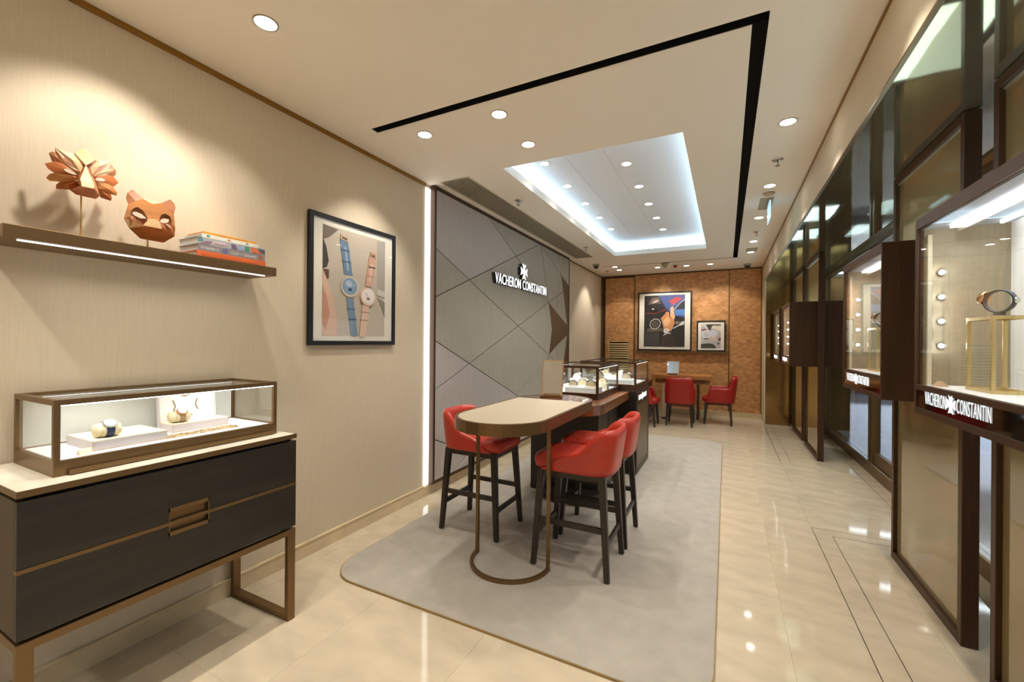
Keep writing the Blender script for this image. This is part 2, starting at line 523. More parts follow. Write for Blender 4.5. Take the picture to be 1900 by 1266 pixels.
# lit slot beside the feature panel
t = thing('light_strip', 'tall white light strip between the plain wall and the dark panel frame', 'light', (XL, 3.265, .104))
box('diffuser', XL+.001, XL+.012, 3.237, 3.30, .104, ZC-.04, M['ledslot'], t)

# ceiling with tray opening and black linear slots
def holed(name, xs, ys, holes, z0, z1, mt):
    xs = sorted(set(xs)); ys = sorted(set(ys)); bm = bmesh.new()
    def inside(x, y): return any(h[0] < x < h[1] and h[2] < y < h[3] for h in holes)
    cell = {}
    for i in range(len(xs)-1):
        for j in range(len(ys)-1):
            cell[i, j] = not inside((xs[i]+xs[i+1])/2, (ys[j]+ys[j+1])/2)
    V = {}
    def v(i, j, z):
        if (i, j, z) not in V: V[i, j, z] = bm.verts.new((xs[i], ys[j], z))
        return V[i, j, z]
    for (i, j), s in cell.items():
        if not s: continue
        for z in (z0, z1): bm.faces.new((v(i, j, z), v(i+1, j, z), v(i+1, j+1, z), v(i, j+1, z)))
        for di, dj, e in ((-1, 0, ((i, j), (i, j+1))), (1, 0, ((i+1, j), (i+1, j+1))), (0, -1, ((i, j), (i+1, j))), (0, 1, ((i, j+1), (i+1, j+1)))):
            if not cell.get((i+di, j+dj), False):
                (a, b), (c, d) = e
                bm.faces.new((v(a, b, z0), v(c, d, z0), v(c, d, z1), v(a, b, z1)))
    return from_bm(name, bm, mt)
TX0, TX1, TY0, TY1 = -1.752, -0.287, 3.252, 7.43
SL = [(-2.277, .169, 2.232, 2.297), (.100, .169, 2.232, 8.45), (-2.22, .169, 8.405, 8.45)]
GR = (-2.452, -2.120, 3.27, 7.36)
holes = [(TX0, TX1, TY0, TY1)] + SL + [GR]
hx = [XL-.15, XR+.1] + [v for h in holes for v in h[:2]]; hy = [YN-.1, YB+.2] + [v for h in holes for v in h[2:]]
ce = struct(holed('ceiling', hx, hy, holes, ZC, ZC+.078, M['paint']))
for h in SL:
    sl = struct(boxes('ceiling_slot', [(h[0]-.01, h[1]+.01, h[2]-.01, h[3]+.01, ZC+.0785, ZC+.1)], M['blackgap'], ce))
    del sl['kind']
# slot lining so the recess stays black
for h in SL:
    e = .0015
    boxes('slot_lining', [(h[0]+.0002, h[0]+e, h[2], h[3], ZC+.003, ZC+.078), (h[1]-e, h[1]-.0002, h[2], h[3], ZC+.003, ZC+.078),
                      (h[0], h[1], h[2]+.0002, h[2]+e, ZC+.003, ZC+.078), (h[0], h[1], h[3]-e, h[3]-.0002, ZC+.003, ZC+.078)][:4] if h is not SL[1] else
          [(h[0]+.0002, h[0]+e, 2.297, 8.405, ZC+.003, ZC+.078), (h[1]-e, h[1]-.0002, h[2], h[3], ZC+.003, ZC+.078)], M['blackgap'], ce)
# raised tray
ZT = 3.23; o_ = .16
struct(ce)
tray = boxes('tray_shell', [(TX0-o_, TX1+o_, TY0-o_, TY1+o_, ZT, ZT+.03),
                     (TX0-o_-.03, TX0-o_, TY0-o_, TY1+o_, ZC+.0785, ZT+.03), (TX1+o_, TX1+o_+.03, TY0-o_, TY1+o_, ZC+.0785, ZT+.03),
                     (TX0-o_, TX1+o_, TY0-o_-.03, TY0-o_, ZC+.0785, ZT+.03), (TX0-o_, TX1+o_, TY1+o_, TY1+o_+.03, ZC+.0785, ZT+.03)], M['tray'], ce)
for jx in (-1.36, -1.0):
    box('tray_joint', jx, jx+.003, TY0-.1, TY1+.1, ZT-.0008, ZT, M['ventpale'], ce)
lip = .018
for (a, b, c, d) in ((TX0-.10, TX0-.06, TY0-.1, TY1+.1), (TX1+.06, TX1+.10, TY0-.1, TY1+.1), (TX0-.05, TX1+.05, TY0-.10, TY0-.06), (TX0-.05, TX1+.05, TY1+.06, TY1+.10)):
    box('cove_led', a, b, c, d, ZC+.0785, ZC+.095, M['cove'], ce)
# linear grille along the left of the ceiling
t = thing('ceiling_grille', 'long beige perforated air grille in the ceiling above the panelled wall', 'vent', (-2.286, 5.3, ZC))
gx0, gx1, gy0, gy1 = GR
boxes('frame', [(gx0, gx0+.02, gy0, gy1, ZC-.001, ZC+.02), (gx1-.02, gx1, gy0, gy1, ZC-.001, ZC+.02), (gx0+.02, gx1-.02, gy0, gy0+.02, ZC-.001, ZC+.02), (gx0+.02, gx1-.02, gy1-.02, gy1, ZC-.001, ZC+.02)], M['ventpale'], t)
nl = [(gx0+.02+i*(gx1-gx0-.04)/13-.0035, gx0+.02+i*(gx1-gx0-.04)/13+.0035, gy0+.02, gy1-.02, ZC+.002, ZC+.014) for i in range(1, 13)]
nc = [(gx0+.02, gx1-.02, gy0+.02+i*.0238-.004, gy0+.02+i*.0238+.004, ZC+.003, ZC+.013) for i in range(1, int((gy1-gy0-.04)/.0238))]
tag(boxes('lattice', nl+nc, M['grillemat'], t), kind='stuff')
box('backing', gx0, gx1, gy0, gy1, ZC+.03, ZC+.034, M['dark'], t)

# wall behind the camera, far wall
struct(box('wall_near', XL-.15, 1.6, YN-.15, YN, 0, ZC+.1, M['wallpaper']))
wb = struct(box('wall_back', XL-.15, XR+.02, YB, YB+.15, 0, ZC+.1, M['darkbronze']))
# return wall + fascia of the bulkhead
struct(box('wall_right', XR, XR+.02, 9.10, YB, 0, ZC+.02, M['wallpaper']))
struct(box('wall_right_bulkhead', XR, XR+.09, YN, 9.10, ZS+.004, ZC+.02, M['wallpaper']))
struct(box('trim_3', XR-.008, XR, YN, YB, ZC-.018, ZC-.001, M['gold']))
struct(box('trim_4', XR-.003, XR+.016, YN, 9.098, ZS-.008, ZS+.004, M['bronze']))
struct(box('ceiling_soffit', XR+.016, 1.46, YN, 9.30, ZS, ZS+.06, M['soffit']))
struct(box('wall_back_bronze', XR+.02, XS+.4, 9.105, 9.25, 0, ZS, M['bronzewall']))
# far wall cladding pieces
pn = thing('wall_cladding', 'copper-brown triangle-patterned wood cladding across the far wall', 'wall panel', (-1, YB, 0))
yf = YB-.02
def clad(x0, x1, z0, z1): box('panel', x0, x1, yf, YB-.001, z0, z1, M['marquetry'], pn)
clad(-2.485, -1.85, .10, 2.412); clad(-2.485, -1.85, 2.418, 2.955)
clad(-1.815, .042, .10, 2.985); clad(.064, XR-.03, .10, 2.985)
box('edge_trim', -1.843, -1.822, YB-.03, YB-.001, 0.1, 2.99, M['bronze'], pn)
box('edge_trim', .046, .060, YB-.026, YB-.001, 0.1, 2.99, M['gold'], pn)
box('edge_trim', XR-.028, XR-.002, YB-.024, YB-.001, 0.1, 2.99, M['gold'], pn)
box('corner_post', XL+.002, -2.545, YB-.05, YB-.001, 0.1, 2.99, M['bronze'], pn)
bb = struct(thing('baseboard_back', None, None, (-1, YB, 0)))
box('skirting', XL+.02, XR-.002, YB-.032, YB-.0, 0, .085, M['stone'], bb)
box('skirting_bead', XL+.02, XR-.002, YB-.038, YB-.0, .085, .1, M['stone'], bb, .003)
# brass louvre
t = thing('louvre_vent', 'brass slatted vent low in the narrow wood-clad door panel', 'vent', (-2.18, yf, .9))
x0, x1, z0, z1 = -2.404, -1.949, .86, 1.52
box('backing', x0, x1, yf-.004, yf-.001, z0, z1, M['blackgap'], t)
boxes('frame', [(x0, x0+.015, yf-.02, yf-.004, z0, z1), (x1-.015, x1, yf-.02, yf-.004, z0, z1), (x0+.015, x1-.015, yf-.02, yf-.004, z0, z0+.015), (x0+.015, x1-.015, yf-.02, yf-.004, z1-.015, z1)], M['brass'], t)
for i in range(12):
    z = z0+.045+i*.05
    prism('slat', [(yf-.022, z-.014), (yf-.006, z+.004), (yf-.006, z+.018), (yf-.022, z)], 'x', x0+.015, x1-.015, M['brass'], t)

# ------------------------------------------------------------------ feature wall panel
fp = thing('feature_panel', 'grey fabric wall panel with crossing diagonal joints and a dark bronze frame', 'wall panel', (-2.55, 5.25, .104))
PY0, PY1, PZ0, PZ1, PX = 3.302, 7.255, .104, 3.006, -2.53
box('backing', XL+.001, PX-.012, PY0+.02, PY1-.01, PZ0+.01, PZ1-.01, M['blackgap'], fp)
fwid = .03
box('frame_bar', XL+.015, PX+.006, PY0, PY0+fwid, PZ0, PZ1, M['darkbronze'], fp)
box('frame_bar', XL+.001, PX+.006, PY1-.02, PY1, PZ0, PZ1, M['darkbronze'], fp)
box('frame_bar', XL+.02, PX+.006, PY0+fwid, PY1-.02, PZ0, PZ0+.025, M['darkbronze'], fp)
box('frame_bar', XL+.001, PX+.006, PY0+fwid, PY1-.02, PZ1-.03, PZ1, M['darkbronze'], fp)
zb_, zt_, yl_, yr_ = PZ0+.025, PZ1-.03, PY0+fwid, PY1-.02
def clip(poly, a, b, side):
    # keep points with side*(cross) >= 0 relative to line a->b
    dx, dy = b[0]-a[0], b[1]-a[1]
    f = lambda p: side*((p[0]-a[0])*dy - (p[1]-a[1])*dx)
    out = []
    for i in range(len(poly)):
        p, q = poly[i], poly[(i+1) % len(poly)]; fp_, fq = f(p), f(q)
        if fp_ >= 0: out.append(p)
        if fp_*fq < 0:
            s_ = fp_/(fp_-fq); out.append((p[0]+s_*(q[0]-p[0]), p[1]+s_*(q[1]-p[1])))
    return out
def parea(p): return abs(sum(p[i][0]*p[(i+1) % len(p)][1]-p[(i+1) % len(p)][0]*p[i][1] for i in range(len(p)))/2)
def inset(poly, d):
    s_ = sum(poly[i][0]*poly[(i+1) % len(poly)][1]-poly[(i+1) % len(poly)][0]*poly[i][1] for i in range(len(poly)))
    if s_ < 0: poly = poly[::-1]
    res = list(poly)
    for i in range(len(poly)):
        a, b = poly[i], poly[(i+1) % len(poly)]
        L_ = math.hypot(b[0]-a[0], b[1]-a[1])
        if L_ < 1e-6: continue
        nx, ny = -(b[1]-a[1])/L_*d, (b[0]-a[0])/L_*d
        res = clip(res, (a[0]+nx, a[1]+ny), (b[0]+nx, b[1]+ny), -1)
        if len(res) < 3: return []
    return res
n_, d_, d1_ = (6.276, 2.123), (6.31, 1.287), (6.43, 1.705)
left_zone = [(yl_, zb_), (5.83, zb_), d_, d1_, n_, (5.93, zt_), (yl_, zt_)]
lines = [((3.29, 2.42), (6.31, 1.278)), ((3.29, 1.91), (5.91, 2.98)), ((4.33, 2.98), (6.276, 2.123)), ((3.295, 1.515), (5.155, .762)),
         ((3.30, 1.005), (6.276, 2.123)), ((3.66, .14), (6.31, 1.278)), ((3.30, .548), (4.36, .11)), ((5.15, .10), (6.1, .52))]
polys = [left_zone]
for a, b in lines:
    nxt = []
    for p in polys:
        for s_ in (1, -1):
            q = clip(p, a, b, s_)
            if len(q) >= 3 and parea(q) > 4e-4: nxt.append(q)
    polys = nxt
tops = lambda v: v
u1 = (6.826, 2.651); xx = (6.70, 2.285); vv = (6.62, 1.985); oo = (6.95, 2.386); tipa = (7.16, 1.80); tipb = (7.20, 1.775)
g_ = (5.94, zt_)
mir = lambda P: [(y, 3.41-z) for y, z in P]
right = [[g_, (6.671, zt_), u1], [(6.671, zt_), (6.92, zt_), u1], [(6.92, zt_), (yr_, zt_), (yr_, 2.5), u1],
         [g_, u1, xx, n_], [n_, xx, vv], [u1, oo, xx], [xx, oo, (7.168, 1.788), vv]]
brown = [[u1, (yr_, 2.5), (yr_, 1.775), tipb, tipa, oo]]
def mirz(P): return [(y, zb_ if abs(z-zt_) < 1e-6 else 3.41-z) for y, z in P]
rightm = [mirz(P) for P in right]; brownm = [mirz(P) for P in brown]
star = [n_, vv, (7.175, 1.782), tipb, (yr_, 1.775), (yr_, 1.635), (7.20, 1.635), (7.175, 1.628), (6.62, 1.425), (6.31, 1.287), d1_]
sil = lambda p: sum(q[0] for q in p)/len(p)
FR = uvn((PX, 0, 0), (0, 1, 0), (0, 0, 1), (1, 0, 0))
for i, p in enumerate(polys + right + rightm):
    q = inset(p, .0045)
    if len(q) < 3 or parea(q) < 3e-4: continue
    cx_ = sum(a for a, b in q)/len(q); cz_ = sum(b for a, b in q)/len(q)
    mt_ = M['panel2'] if (cx_ < 4.2 and (cz_ > 2.2 or cz_ < 1.5)) or (5.0 > cx_ and cz_ > 2.5) or cz_ < .6 else M['panel']
    planar('panel_piece', [q], FR, -.012, 0.0, mt_, fp)
for p in brown + brownm:
    planar('inlay_piece', [p], FR, -.012, .001, M['inlay'], fp)
planar('inlay_piece', [star], FR, -.0119, .0008, M['inlay'], fp)

# wall logo, stands off the panel
lg = thing('wall_logo', 'white illuminated letters and cross emblem standing off the grey panel wall', 'sign', (-2.5, 5.2, 2.19))
LX = -2.478
fr = uvn((LX, 4.43, 2.205), (0, 1, 0), (0, .022, 1), (1, 0, 0))
letters('VACHERON CONSTANTIN', fr, 1.60, .128, .004, M['sign'], lg, bold=.0)
bfr = uvn((PX+.002, 4.43, 2.205), (0, 1, 0), (0, .022, 1), (1, 0, 0))
letters('VACHERON CONSTANTIN', bfr, 1.60, .128, LX-PX-.003, M['dark'], lg, bold=-.004, name='letter_return')
cfr = uvn((LX, 5.236, 2.452), (0, 1, 0), (0, 0, 1), (1, 0, 0))
planar('emblem', [cross_pts(.215)], cfr, 0, .004, M['sign'], lg)
planar('emblem_return', [cross_pts(.205)], cfr, -(LX-PX-.003), -.0005, M['dark'], lg)

# ------------------------------------------------------------------ ceiling fittings
def downlight(p, target, label, power=P_DOWN, r=.048, col=WARM, size=95, group='recessed ceiling downlights', blend=.7):
    x, y, z = p
    t = thing('downlight', label, 'downlight', (x, y, z), group)
    n = 28
    ringprism('rim', [(x+r*1.16*math.cos(2*PI*i/n), y+r*1.16*math.sin(2*PI*i/n)) for i in range(n)],
              [(x+r*math.cos(2*PI*i/n), y+r*math.sin(2*PI*i/n)) for i in range(n)], z-.004, z, M['rim'], t)
    cyl('lens', (x, y, z-.0005), (x, y, z-.002), r, r, M['lamp'], t, 28)
    if power:
        tg = target if target else (x, y, 0)
        s_ = spot((x, y, z-.03), tg, power, col, size, blend)
        s_.location = (0, 0, -.03); s_.parent = t
Z = ZC
DL = [((-1.971, 1.259, Z), (-2.62, 1.35, 1.4), 'round recessed downlight nearest the camera above the wall shelf', P_DOWN*.55),
      ((-1.985, .93, Z), (-2.60, .86, 1.85), 'downlight at the top edge of the picture, next to the nearest full downlight', P_DOWN*1.0),
      ((-1.982, 2.466, Z), (-2.55, 2.45, 1.5), 'round downlight by the left end of the black ceiling slot', P_DOWN*.9),
      ((-1.358, 2.461, Z), None, 'round downlight just inside the black slot, right of its pair', P_DOWN*.8),
      ((-1.363, 2.936, Z), None, 'round downlight between the black slot and the recessed tray', P_DOWN*.8),
      ((.366, 3.41, Z), None, 'nearest downlight in the row along the bulkhead', P_DOWN),
      ((.363, 4.72, Z), None, 'second downlight from the camera along the bulkhead, before the smoke detector', P_DOWN),
      ((.345, 5.869, Z), None, 'third downlight along the bulkhead, half hidden by the hanging exit sign', P_DOWN),
      ((.353, 7.203, Z), None, 'fourth downlight along the bulkhead, beyond the exit sign', P_DOWN),
      ((.356, 8.038, Z), None, 'farthest downlight along the bulkhead, just before the far wall', P_DOWN),
      ((-2.004, 8.504, Z), (-2.62, 8.35, 1.5), 'small downlight near the left end of the far black slot', P_DOWN*.9),
      ((-2.004, 8.89, Z), (-2.1, 9.6, 1.2), 'small downlight behind its twin near the far left corner', P_DOWN*.6),
      ((-1.243, 8.915, Z), (-1.2, 9.7, 1.8), 'small downlight left of the cone-shaped detector at the far wall', P_DOWN*.8),
      ((-.70, 8.928, Z), (-.6, 9.7, 1.6), 'small downlight right of the red beacon at the far wall', P_DOWN*.8),
      ((-.28, 8.929, Z), (.1, 9.7, 1.6), 'small dim downlight farthest right in the row at the far wall', P_DOWN*.8)]
for p, tg, lb, pw in DL: downlight(p, tg, lb, pw, size=78 if tg else 95, blend=.65 if tg else .7)
# unseen downlights added behind the camera for overall fill light
for x, y in ((-2.0, -.1), (-1.36, .3), (-.45, .3), (.366, .8), (.366, 2.1), (-1.36, -1.3), (-.3, -1.3), (-2.0, -1.4)):
    downlight((x, y, Z), None, 'unseen fill downlight added over the part of the shop behind the viewer', P_DOWN*1.3, group='added fill downlights behind the viewer')
nm = ['first', 'second', 'third', 'fourth', 'fifth']
for i in range(5):
    y = 3.79+i*.662
    downlight((-1.585, y, ZT), None, nm[i]+' downlight of the left row in the bright ceiling tray', P_TRAY, r=.044, col=NEUT, group='tray downlights')
    downlight((-.872, y+.35, ZT), None, nm[i]+' downlight of the right row in the bright ceiling tray', P_TRAY, r=.044, col=NEUT, group='tray downlights')

def sprinkler(x, y, label):
    t = thing('sprinkler', label, 'sprinkler', (x, y, ZC))
    lathe('escutcheon', [(.042, -.001), (.042, -.004), (.03, -.010), (.012, -.012)], (x, y, ZC), M['chrome'], t)
    cyl('stem', (x, y, ZC-.012), (x, y, ZC-.05), .006, .005, M['chrome'], t, 10)
    lathe('deflector', [(.019, -.05), (.019, -.053)], (x, y, ZC), M['chrome'], t, 12)
for x, y, l in ((-1.996, 4.063, 'chrome sprinkler head between the long grille and the tray, nearer one'), (-2.009, 6.544, 'chrome sprinkler head between the grille and the tray, farther one'),
                (.369, 4.075, 'chrome sprinkler head beyond the first bulkhead downlight'), (.36, 6.594, 'chrome sprinkler head just behind the hanging exit sign'),
                (-2.272, 8.918, 'tiny sprinkler head near the far left ceiling corner')): sprinkler(x, y, l)
def dome(x, y, label, s=1.0):
    t = thing('dome_camera', label, 'camera', (x, y, ZC))
    lathe('housing', [(.065*s, -.001), (.065*s, -.02*s), (.055*s, -.035*s)], (x, y, ZC), M['rim'], t)
    lathe('dome', [(.05*s, -.036*s), (.047*s, -.055*s), (.034*s, -.075*s), (.012*s, -.086*s)], (x, y, ZC), M['dark'], t)
dome(-2.274, 8.087, 'small dark dome camera at the left end of the far black slot')
dome(.356, 9.218, 'dark dome camera near the far right ceiling corner')
t = thing('detector', 'beige cone-shaped ceiling detector near the far wall', 'detector', (-1.05, 8.5, ZC))
lathe('base', [(.075, -.001), (.075, -.015), (.065, -.02)], (-1.05, 8.5, ZC), M['rim'], t)
lathe('cone', [(.062, -.021), (.045, -.05), (.03, -.07), (.028, -.085)], (-1.05, 8.5, ZC), M['grillemat'], t)
t = thing('beacon', 'small red alarm beacon on the ceiling near the far wall', 'alarm', (-.895, 8.78, ZC))
lathe('base', [(.05, -.001), (.05, -.012), (.04, -.015)], (-.895, 8.78, ZC), M['rim'], t)
lathe('lens', [(.03, -.016), (.03, -.045), (.015, -.055)], (-.895, 8.78, ZC), M['redlamp'], t, 16)
t = thing('smoke_detector', 'flat cream smoke detector behind the second bulkhead downlight', 'detector', (.374, 4.95, ZC))
lathe('body', [(.05, -.001), (.05, -.012), (.042, -.022), (.02, -.026)], (.374, 4.95, ZC), M['ventpale'], t)
lathe('collar', [(.056, -.0005), (.056, -.006), (.052, -.008)], (.374, 4.95, ZC), M['rim'], t)
t = thing('ceiling_vent', 'flat grey square vent in the ceiling over the hanging exit sign', 'vent', (.37, 5.3, ZC))
box('frame', .308, .435, 5.09, 5.53, ZC-.003, ZC-.0005, M['ventpale'], t)
for i in range(8): box('slat', .315+i*.0145, .322+i*.0145, 5.1, 5.52, ZC-.006, ZC-.003, M['grillemat'], t)
t = thing('ceiling_vent', 'flat grey vent in the ceiling between the two farthest bulkhead downlights', 'vent', (.36, 7.85, ZC))
box('frame', .278, .438, 7.68, 8.0-.02, ZC-.003, ZC-.0005, M['ventpale'], t)
for i in range(8): box('slat', .285+i*.019, .293+i*.019, 7.69, 7.97, ZC-.006, ZC-.003, M['grillemat'], t)
t = thing('exit_sign', 'pale blue glass exit sign blade hanging below the ceiling, edge on', 'sign', (.40, 5.25, ZC))
box('mount', .385, .415, 5.1, 5.4, ZC-.03, ZC-.0065, M['chrome'], t, .003)
box('blade', .396, .404, 5.08, 5.42, ZC-.21, ZC-.03, M['exit'], t, .002)

# ------------------------------------------------------------------ rug
rg = thing('rug', 'large grey rounded rectangular carpet under the bar table and stools', 'rug', (-1.16, 4.5, 0))
ro = rrect(-2.285, -.035, 1.872, 7.1, .23, 10)
prism('pile', [( -1.16+(x+1.16)*.9955, 4.486+(y-4.486)*.998) for x, y in ro], 'z', .001, .012, M['rug'], rg)
ringprism('binding', ro, [(-1.16+(x+1.16)*.9955, 4.486+(y-4.486)*.998) for x, y in ro], .001, .0105, M['rug_edge'], rg)

# ------------------------------------------------------------------ framed picture on the left wall
def frame_thing(name, label, fr, w_, h_, fw_, depth, mount, prints, cat='picture'):
    """fr(a,b,c): plane frame with origin at lower-left of the frame, back at c=0"""
    t = thing(name, label, cat, fr(w_/2, 0, depth/2))
    planar('frame_bar', [[(0, 0), (w_, 0), (w_, fw_), (0, fw_)]], fr, 0, depth, M['frameblack'], t)
    planar('frame_bar', [[(0, h_-fw_), (w_, h_-fw_), (w_, h_), (0, h_)]], fr, 0, depth, M['frameblack'], t)
    planar('frame_bar', [[(0, fw_), (fw_, fw_), (fw_, h_-fw_), (0, h_-fw_)]], fr, 0, depth, M['frameblack'], t)
    planar('frame_bar', [[(w_-fw_, fw_), (w_, fw_), (w_, h_-fw_), (w_-fw_, h_-fw_)]], fr, 0, depth, M['frameblack'], t)
    planar('mount', [[(fw_, fw_), (w_-fw_, fw_), (w_-fw_, h_-fw_), (fw_, h_-fw_)]], fr, .001, depth*.55, M['mat'], t)
    x0, x1, z0, z1 = mount
    b = depth*.55
    pr = None
    for k, (rgb, poly) in enumerate(prints):
        P_ = [(x0+u*(x1-x0), z0+v*(z1-z0)) for u, v in poly]
        h = b + .0004*(k+1)
        o = planar('print' if k == 0 else 'print_shape', [P_], fr, b-.0005, h, flat(rgb), t if pr is None else pr)
        if pr is None: pr = o
    planar('glazing', [[(fw_, fw_), (w_-fw_, fw_), (w_-fw_, h_-fw_), (fw_, h_-fw_)]], fr, depth*.86, depth*.88, M['glasspic'], t)
    return t
def ell(cx, cy, rx, ry, n=24, rot=0):
    return [(cx+rx*math.cos(2*PI*i/n)*math.cos(rot)-ry*math.sin(2*PI*i/n)*math.sin(rot), cy+rx*math.cos(2*PI*i/n)*math.sin(rot)+ry*math.sin(2*PI*i/n)*math.cos(rot)) for i in range(n)]
def strip(x0, y0, w0, x1, y1, w1): return [(x0-w0/2, y0), (x0+w0/2, y0), (x1+w1/2, y1), (x1-w1/2, y1)]
full = [(0, 0), (1, 0), (1, 1), (0, 1)]
A = [((200, 188, 170), full), ((118, 104, 90), [(0, .86), (.0, 1), (.22, .985), (.1, .9)]),
     ((64, 56, 56), [(0, .60), (.06, .62), (.085, .68), (.05, .80), (0, .88)]), ((108, 70, 52), [(0, .60), (.09, .60), (.085, .52), (.05, .5)]),
     ((224, 190, 164), [(0, 0), (.2, 0), (.21, .15), (.16, .33), (.08, .48), (0, .60)]), ((206, 150, 126), [(0, .1), (.05, .05), (.1, .2), (.06, .35), (0, .45)]),
     ((176, 170, 158), [(.86, .42), (1, .40), (1, 1), (.86, .98)]), ((150, 140, 124), [(.86, .40), (1, .36), (1, .2), (.95, .28), (.9, .35)]),
     ((214, 206, 190), [(.85, .43), (1, .41), (1, .47), (.86, .49)]),
     # blue watch
     ((128, 152, 176), strip(.475, .0, .11, .40, .36, .11)), ((112, 138, 166), strip(.375, .58, .13, .30, .90, .12)), ((164, 186, 206), strip(.365, .62, .03, .32, .84, .03)),
     ((80, 104, 132), strip(.445, .155, .125, .443, .165, .125)), ((80, 104, 132), strip(.42, .255, .125, .418, .263, .125)), ((84, 108, 136), strip(.322, .80, .13, .318, .815, .13)), ((84, 108, 136), strip(.345, .70, .135, .342, .708, .135)),
     ((196, 170, 140), [(.24, .905), (.36, .89), (.365, .94), (.25, .95)]), ((60, 52, 44), [(.265, .915), (.34, .905), (.345, .92), (.268, .93)]),
     ((224, 206, 184), ell(.395, .47, .138, .098)), ((138, 164, 188), ell(.392, .475, .118, .082)), ((176, 196, 212), ell(.375, .50, .05, .03)), ((220, 226, 232), strip(.40, .475, .012, .48, .50, .01)), ((220, 226, 232), strip(.385, .472, .012, .33, .505, .012)), ((54, 70, 96), ell(.395, .443, .028, .014)),
     # pink watch
     ((216, 186, 166), strip(.60, .0, .10, .655, .31, .115)), ((206, 164, 142), strip(.70, .50, .11, .765, .80, .115)), ((226, 196, 178), strip(.71, .55, .03, .755, .74, .03)),
     ((160, 116, 96), strip(.628, .155, .115, .63, .163, .115)), ((160, 116, 96), strip(.645, .235, .12, .646, .242, .12)), ((90, 66, 56), strip(.75, .69, .12, .752, .703, .12)), ((160, 116, 96), strip(.727, .60, .115, .728, .606, .115)),
     ((190, 150, 122), [(.715, .80), (.82, .79), (.82, .84), (.73, .85)]), ((66, 50, 42), [(.74, .81), (.79, .805), (.79, .82), (.745, .825)]),
     ((222, 194, 168), ell(.685, .395, .128, .09)), ((232, 226, 218), ell(.685, .40, .108, .075)), ((180, 150, 124), strip(.685, .40, .01, .74, .41, .01)), ((180, 150, 124), strip(.68, .40, .01, .63, .43, .01)), ((150, 110, 96), ell(.685, .375, .028, .014))]
PW, PH = .845, .94
fr = uvn((XL+.001, 1.957, 1.461), (0, 1, 0), (0, 0, 1), (1, 0, 0))
frame_thing('picture', 'black-framed picture of a blue and a pink strapped watch on the cream wall', fr, PW, PH, .032, .028, (.114, .728, .07, .868), A)

# ------------------------------------------------------------------ floating shelf with masks and books
sh = thing('wall_shelf', 'floating bronze shelf with a light line underneath on the cream wall', 'shelf', (-2.46, 1.04, 1.866))
box('board', XL+.001, -2.33, .525, 1.565, 1.866, 1.914, M['bronze'], sh, .002)
box('light_line', -2.376, -2.369, .57, 1.52, 1.863, 1.8665, M['led'], sh)
al = area((0, 0, 0), (0, 0, -1), .02, .9, .45, NEUT, 140); al.parent = sh; al.location = (0.087, 0, -.006)
# soft glow of the light profile at the back of the shelf
box('rear_light', XL+.002, XL+.010, .55, 1.15, 1.9142, 1.918, M['ledslot'], sh)

WX = -2.43
def deep(y, z, d):
    # a point standing d in front of the mask plane, on the same line of sight
    k = (WX+d)/WX
    return (WX+d, y*k, CAM_H+(z-CAM_H)*k)
def facet(name, mt, parent, loops, faces, thick=.006):
    """faceted thin wood sheet: loops = (y,z,x-offset) vertices, solidified away from the room"""
    bm = bmesh.new()
    vs = [bm.verts.new(deep(*v)) for v in loops]
    for f in faces: bm.faces.new([vs[i] for i in f])
    r = bmesh.ops.extrude_face_region(bm, geom=bm.faces[:])
    bmesh.ops.translate(bm, verts=[e for e in r['geom'] if isinstance(e, bmesh.types.BMVert)], vec=(-thick, 0, 0))
    return from_bm(name, bm, mt, parent)
def leaf(name, pts, mt, parent, d0, d1, root, thick=.004):
    """petal: points get depth by distance from the root point"""
    mx = max(math.hypot(p[0]-root[0], p[1]-root[1]) for p in pts)
    c = (sum(p[0] for p in pts)/len(pts), sum(p[1] for p in pts)/len(pts))
    L_ = [(p[0], p[1], d0+(d1-d0)*(math.hypot(p[0]-root[0], p[1]-root[1])/mx)**1.5) for p in pts]
    cd = d0+(d1-d0)*(math.hypot(c[0]-root[0], c[1]-root[1])/mx)**1.5 + .008
    L_.append((c[0], c[1], cd)); n = len(pts)
    return facet(name, mt, parent, L_, [(i, (i+1) % n, n) for i in range(n)], thick)
bk = thing('wood_mask', 'layered wooden bird mask with feathered sides on a tall thin brass rod', 'mask', (WX, .766, 1.914))
lathe('base', [(.03, 0), (.03, .004), (.008, .006)], (WX-.01, .7656, 1.9142), M['brass'], bk)
cyl('rod', (WX-.01, .7656, 1.92), (WX-.01, .7663, 2.12), .0032, .0032, M['brass'], bk, 10)
rc = (.78, 2.19)
leaf('feather', [(0.6675, 2.2415), (0.676, 2.252), (0.6846, 2.2517), (0.6952, 2.2329), (0.7118, 2.2161), (0.6768, 2.2126)], M['woodbrown'], bk, 0, -.045, rc)
leaf('feather', [(0.8585, 2.2682), (0.866, 2.256), (0.8767, 2.248), (0.8754, 2.2277), (0.8658, 2.2153), (0.8438, 2.22)], M['woodbrown'], bk, 0, -.045, rc)
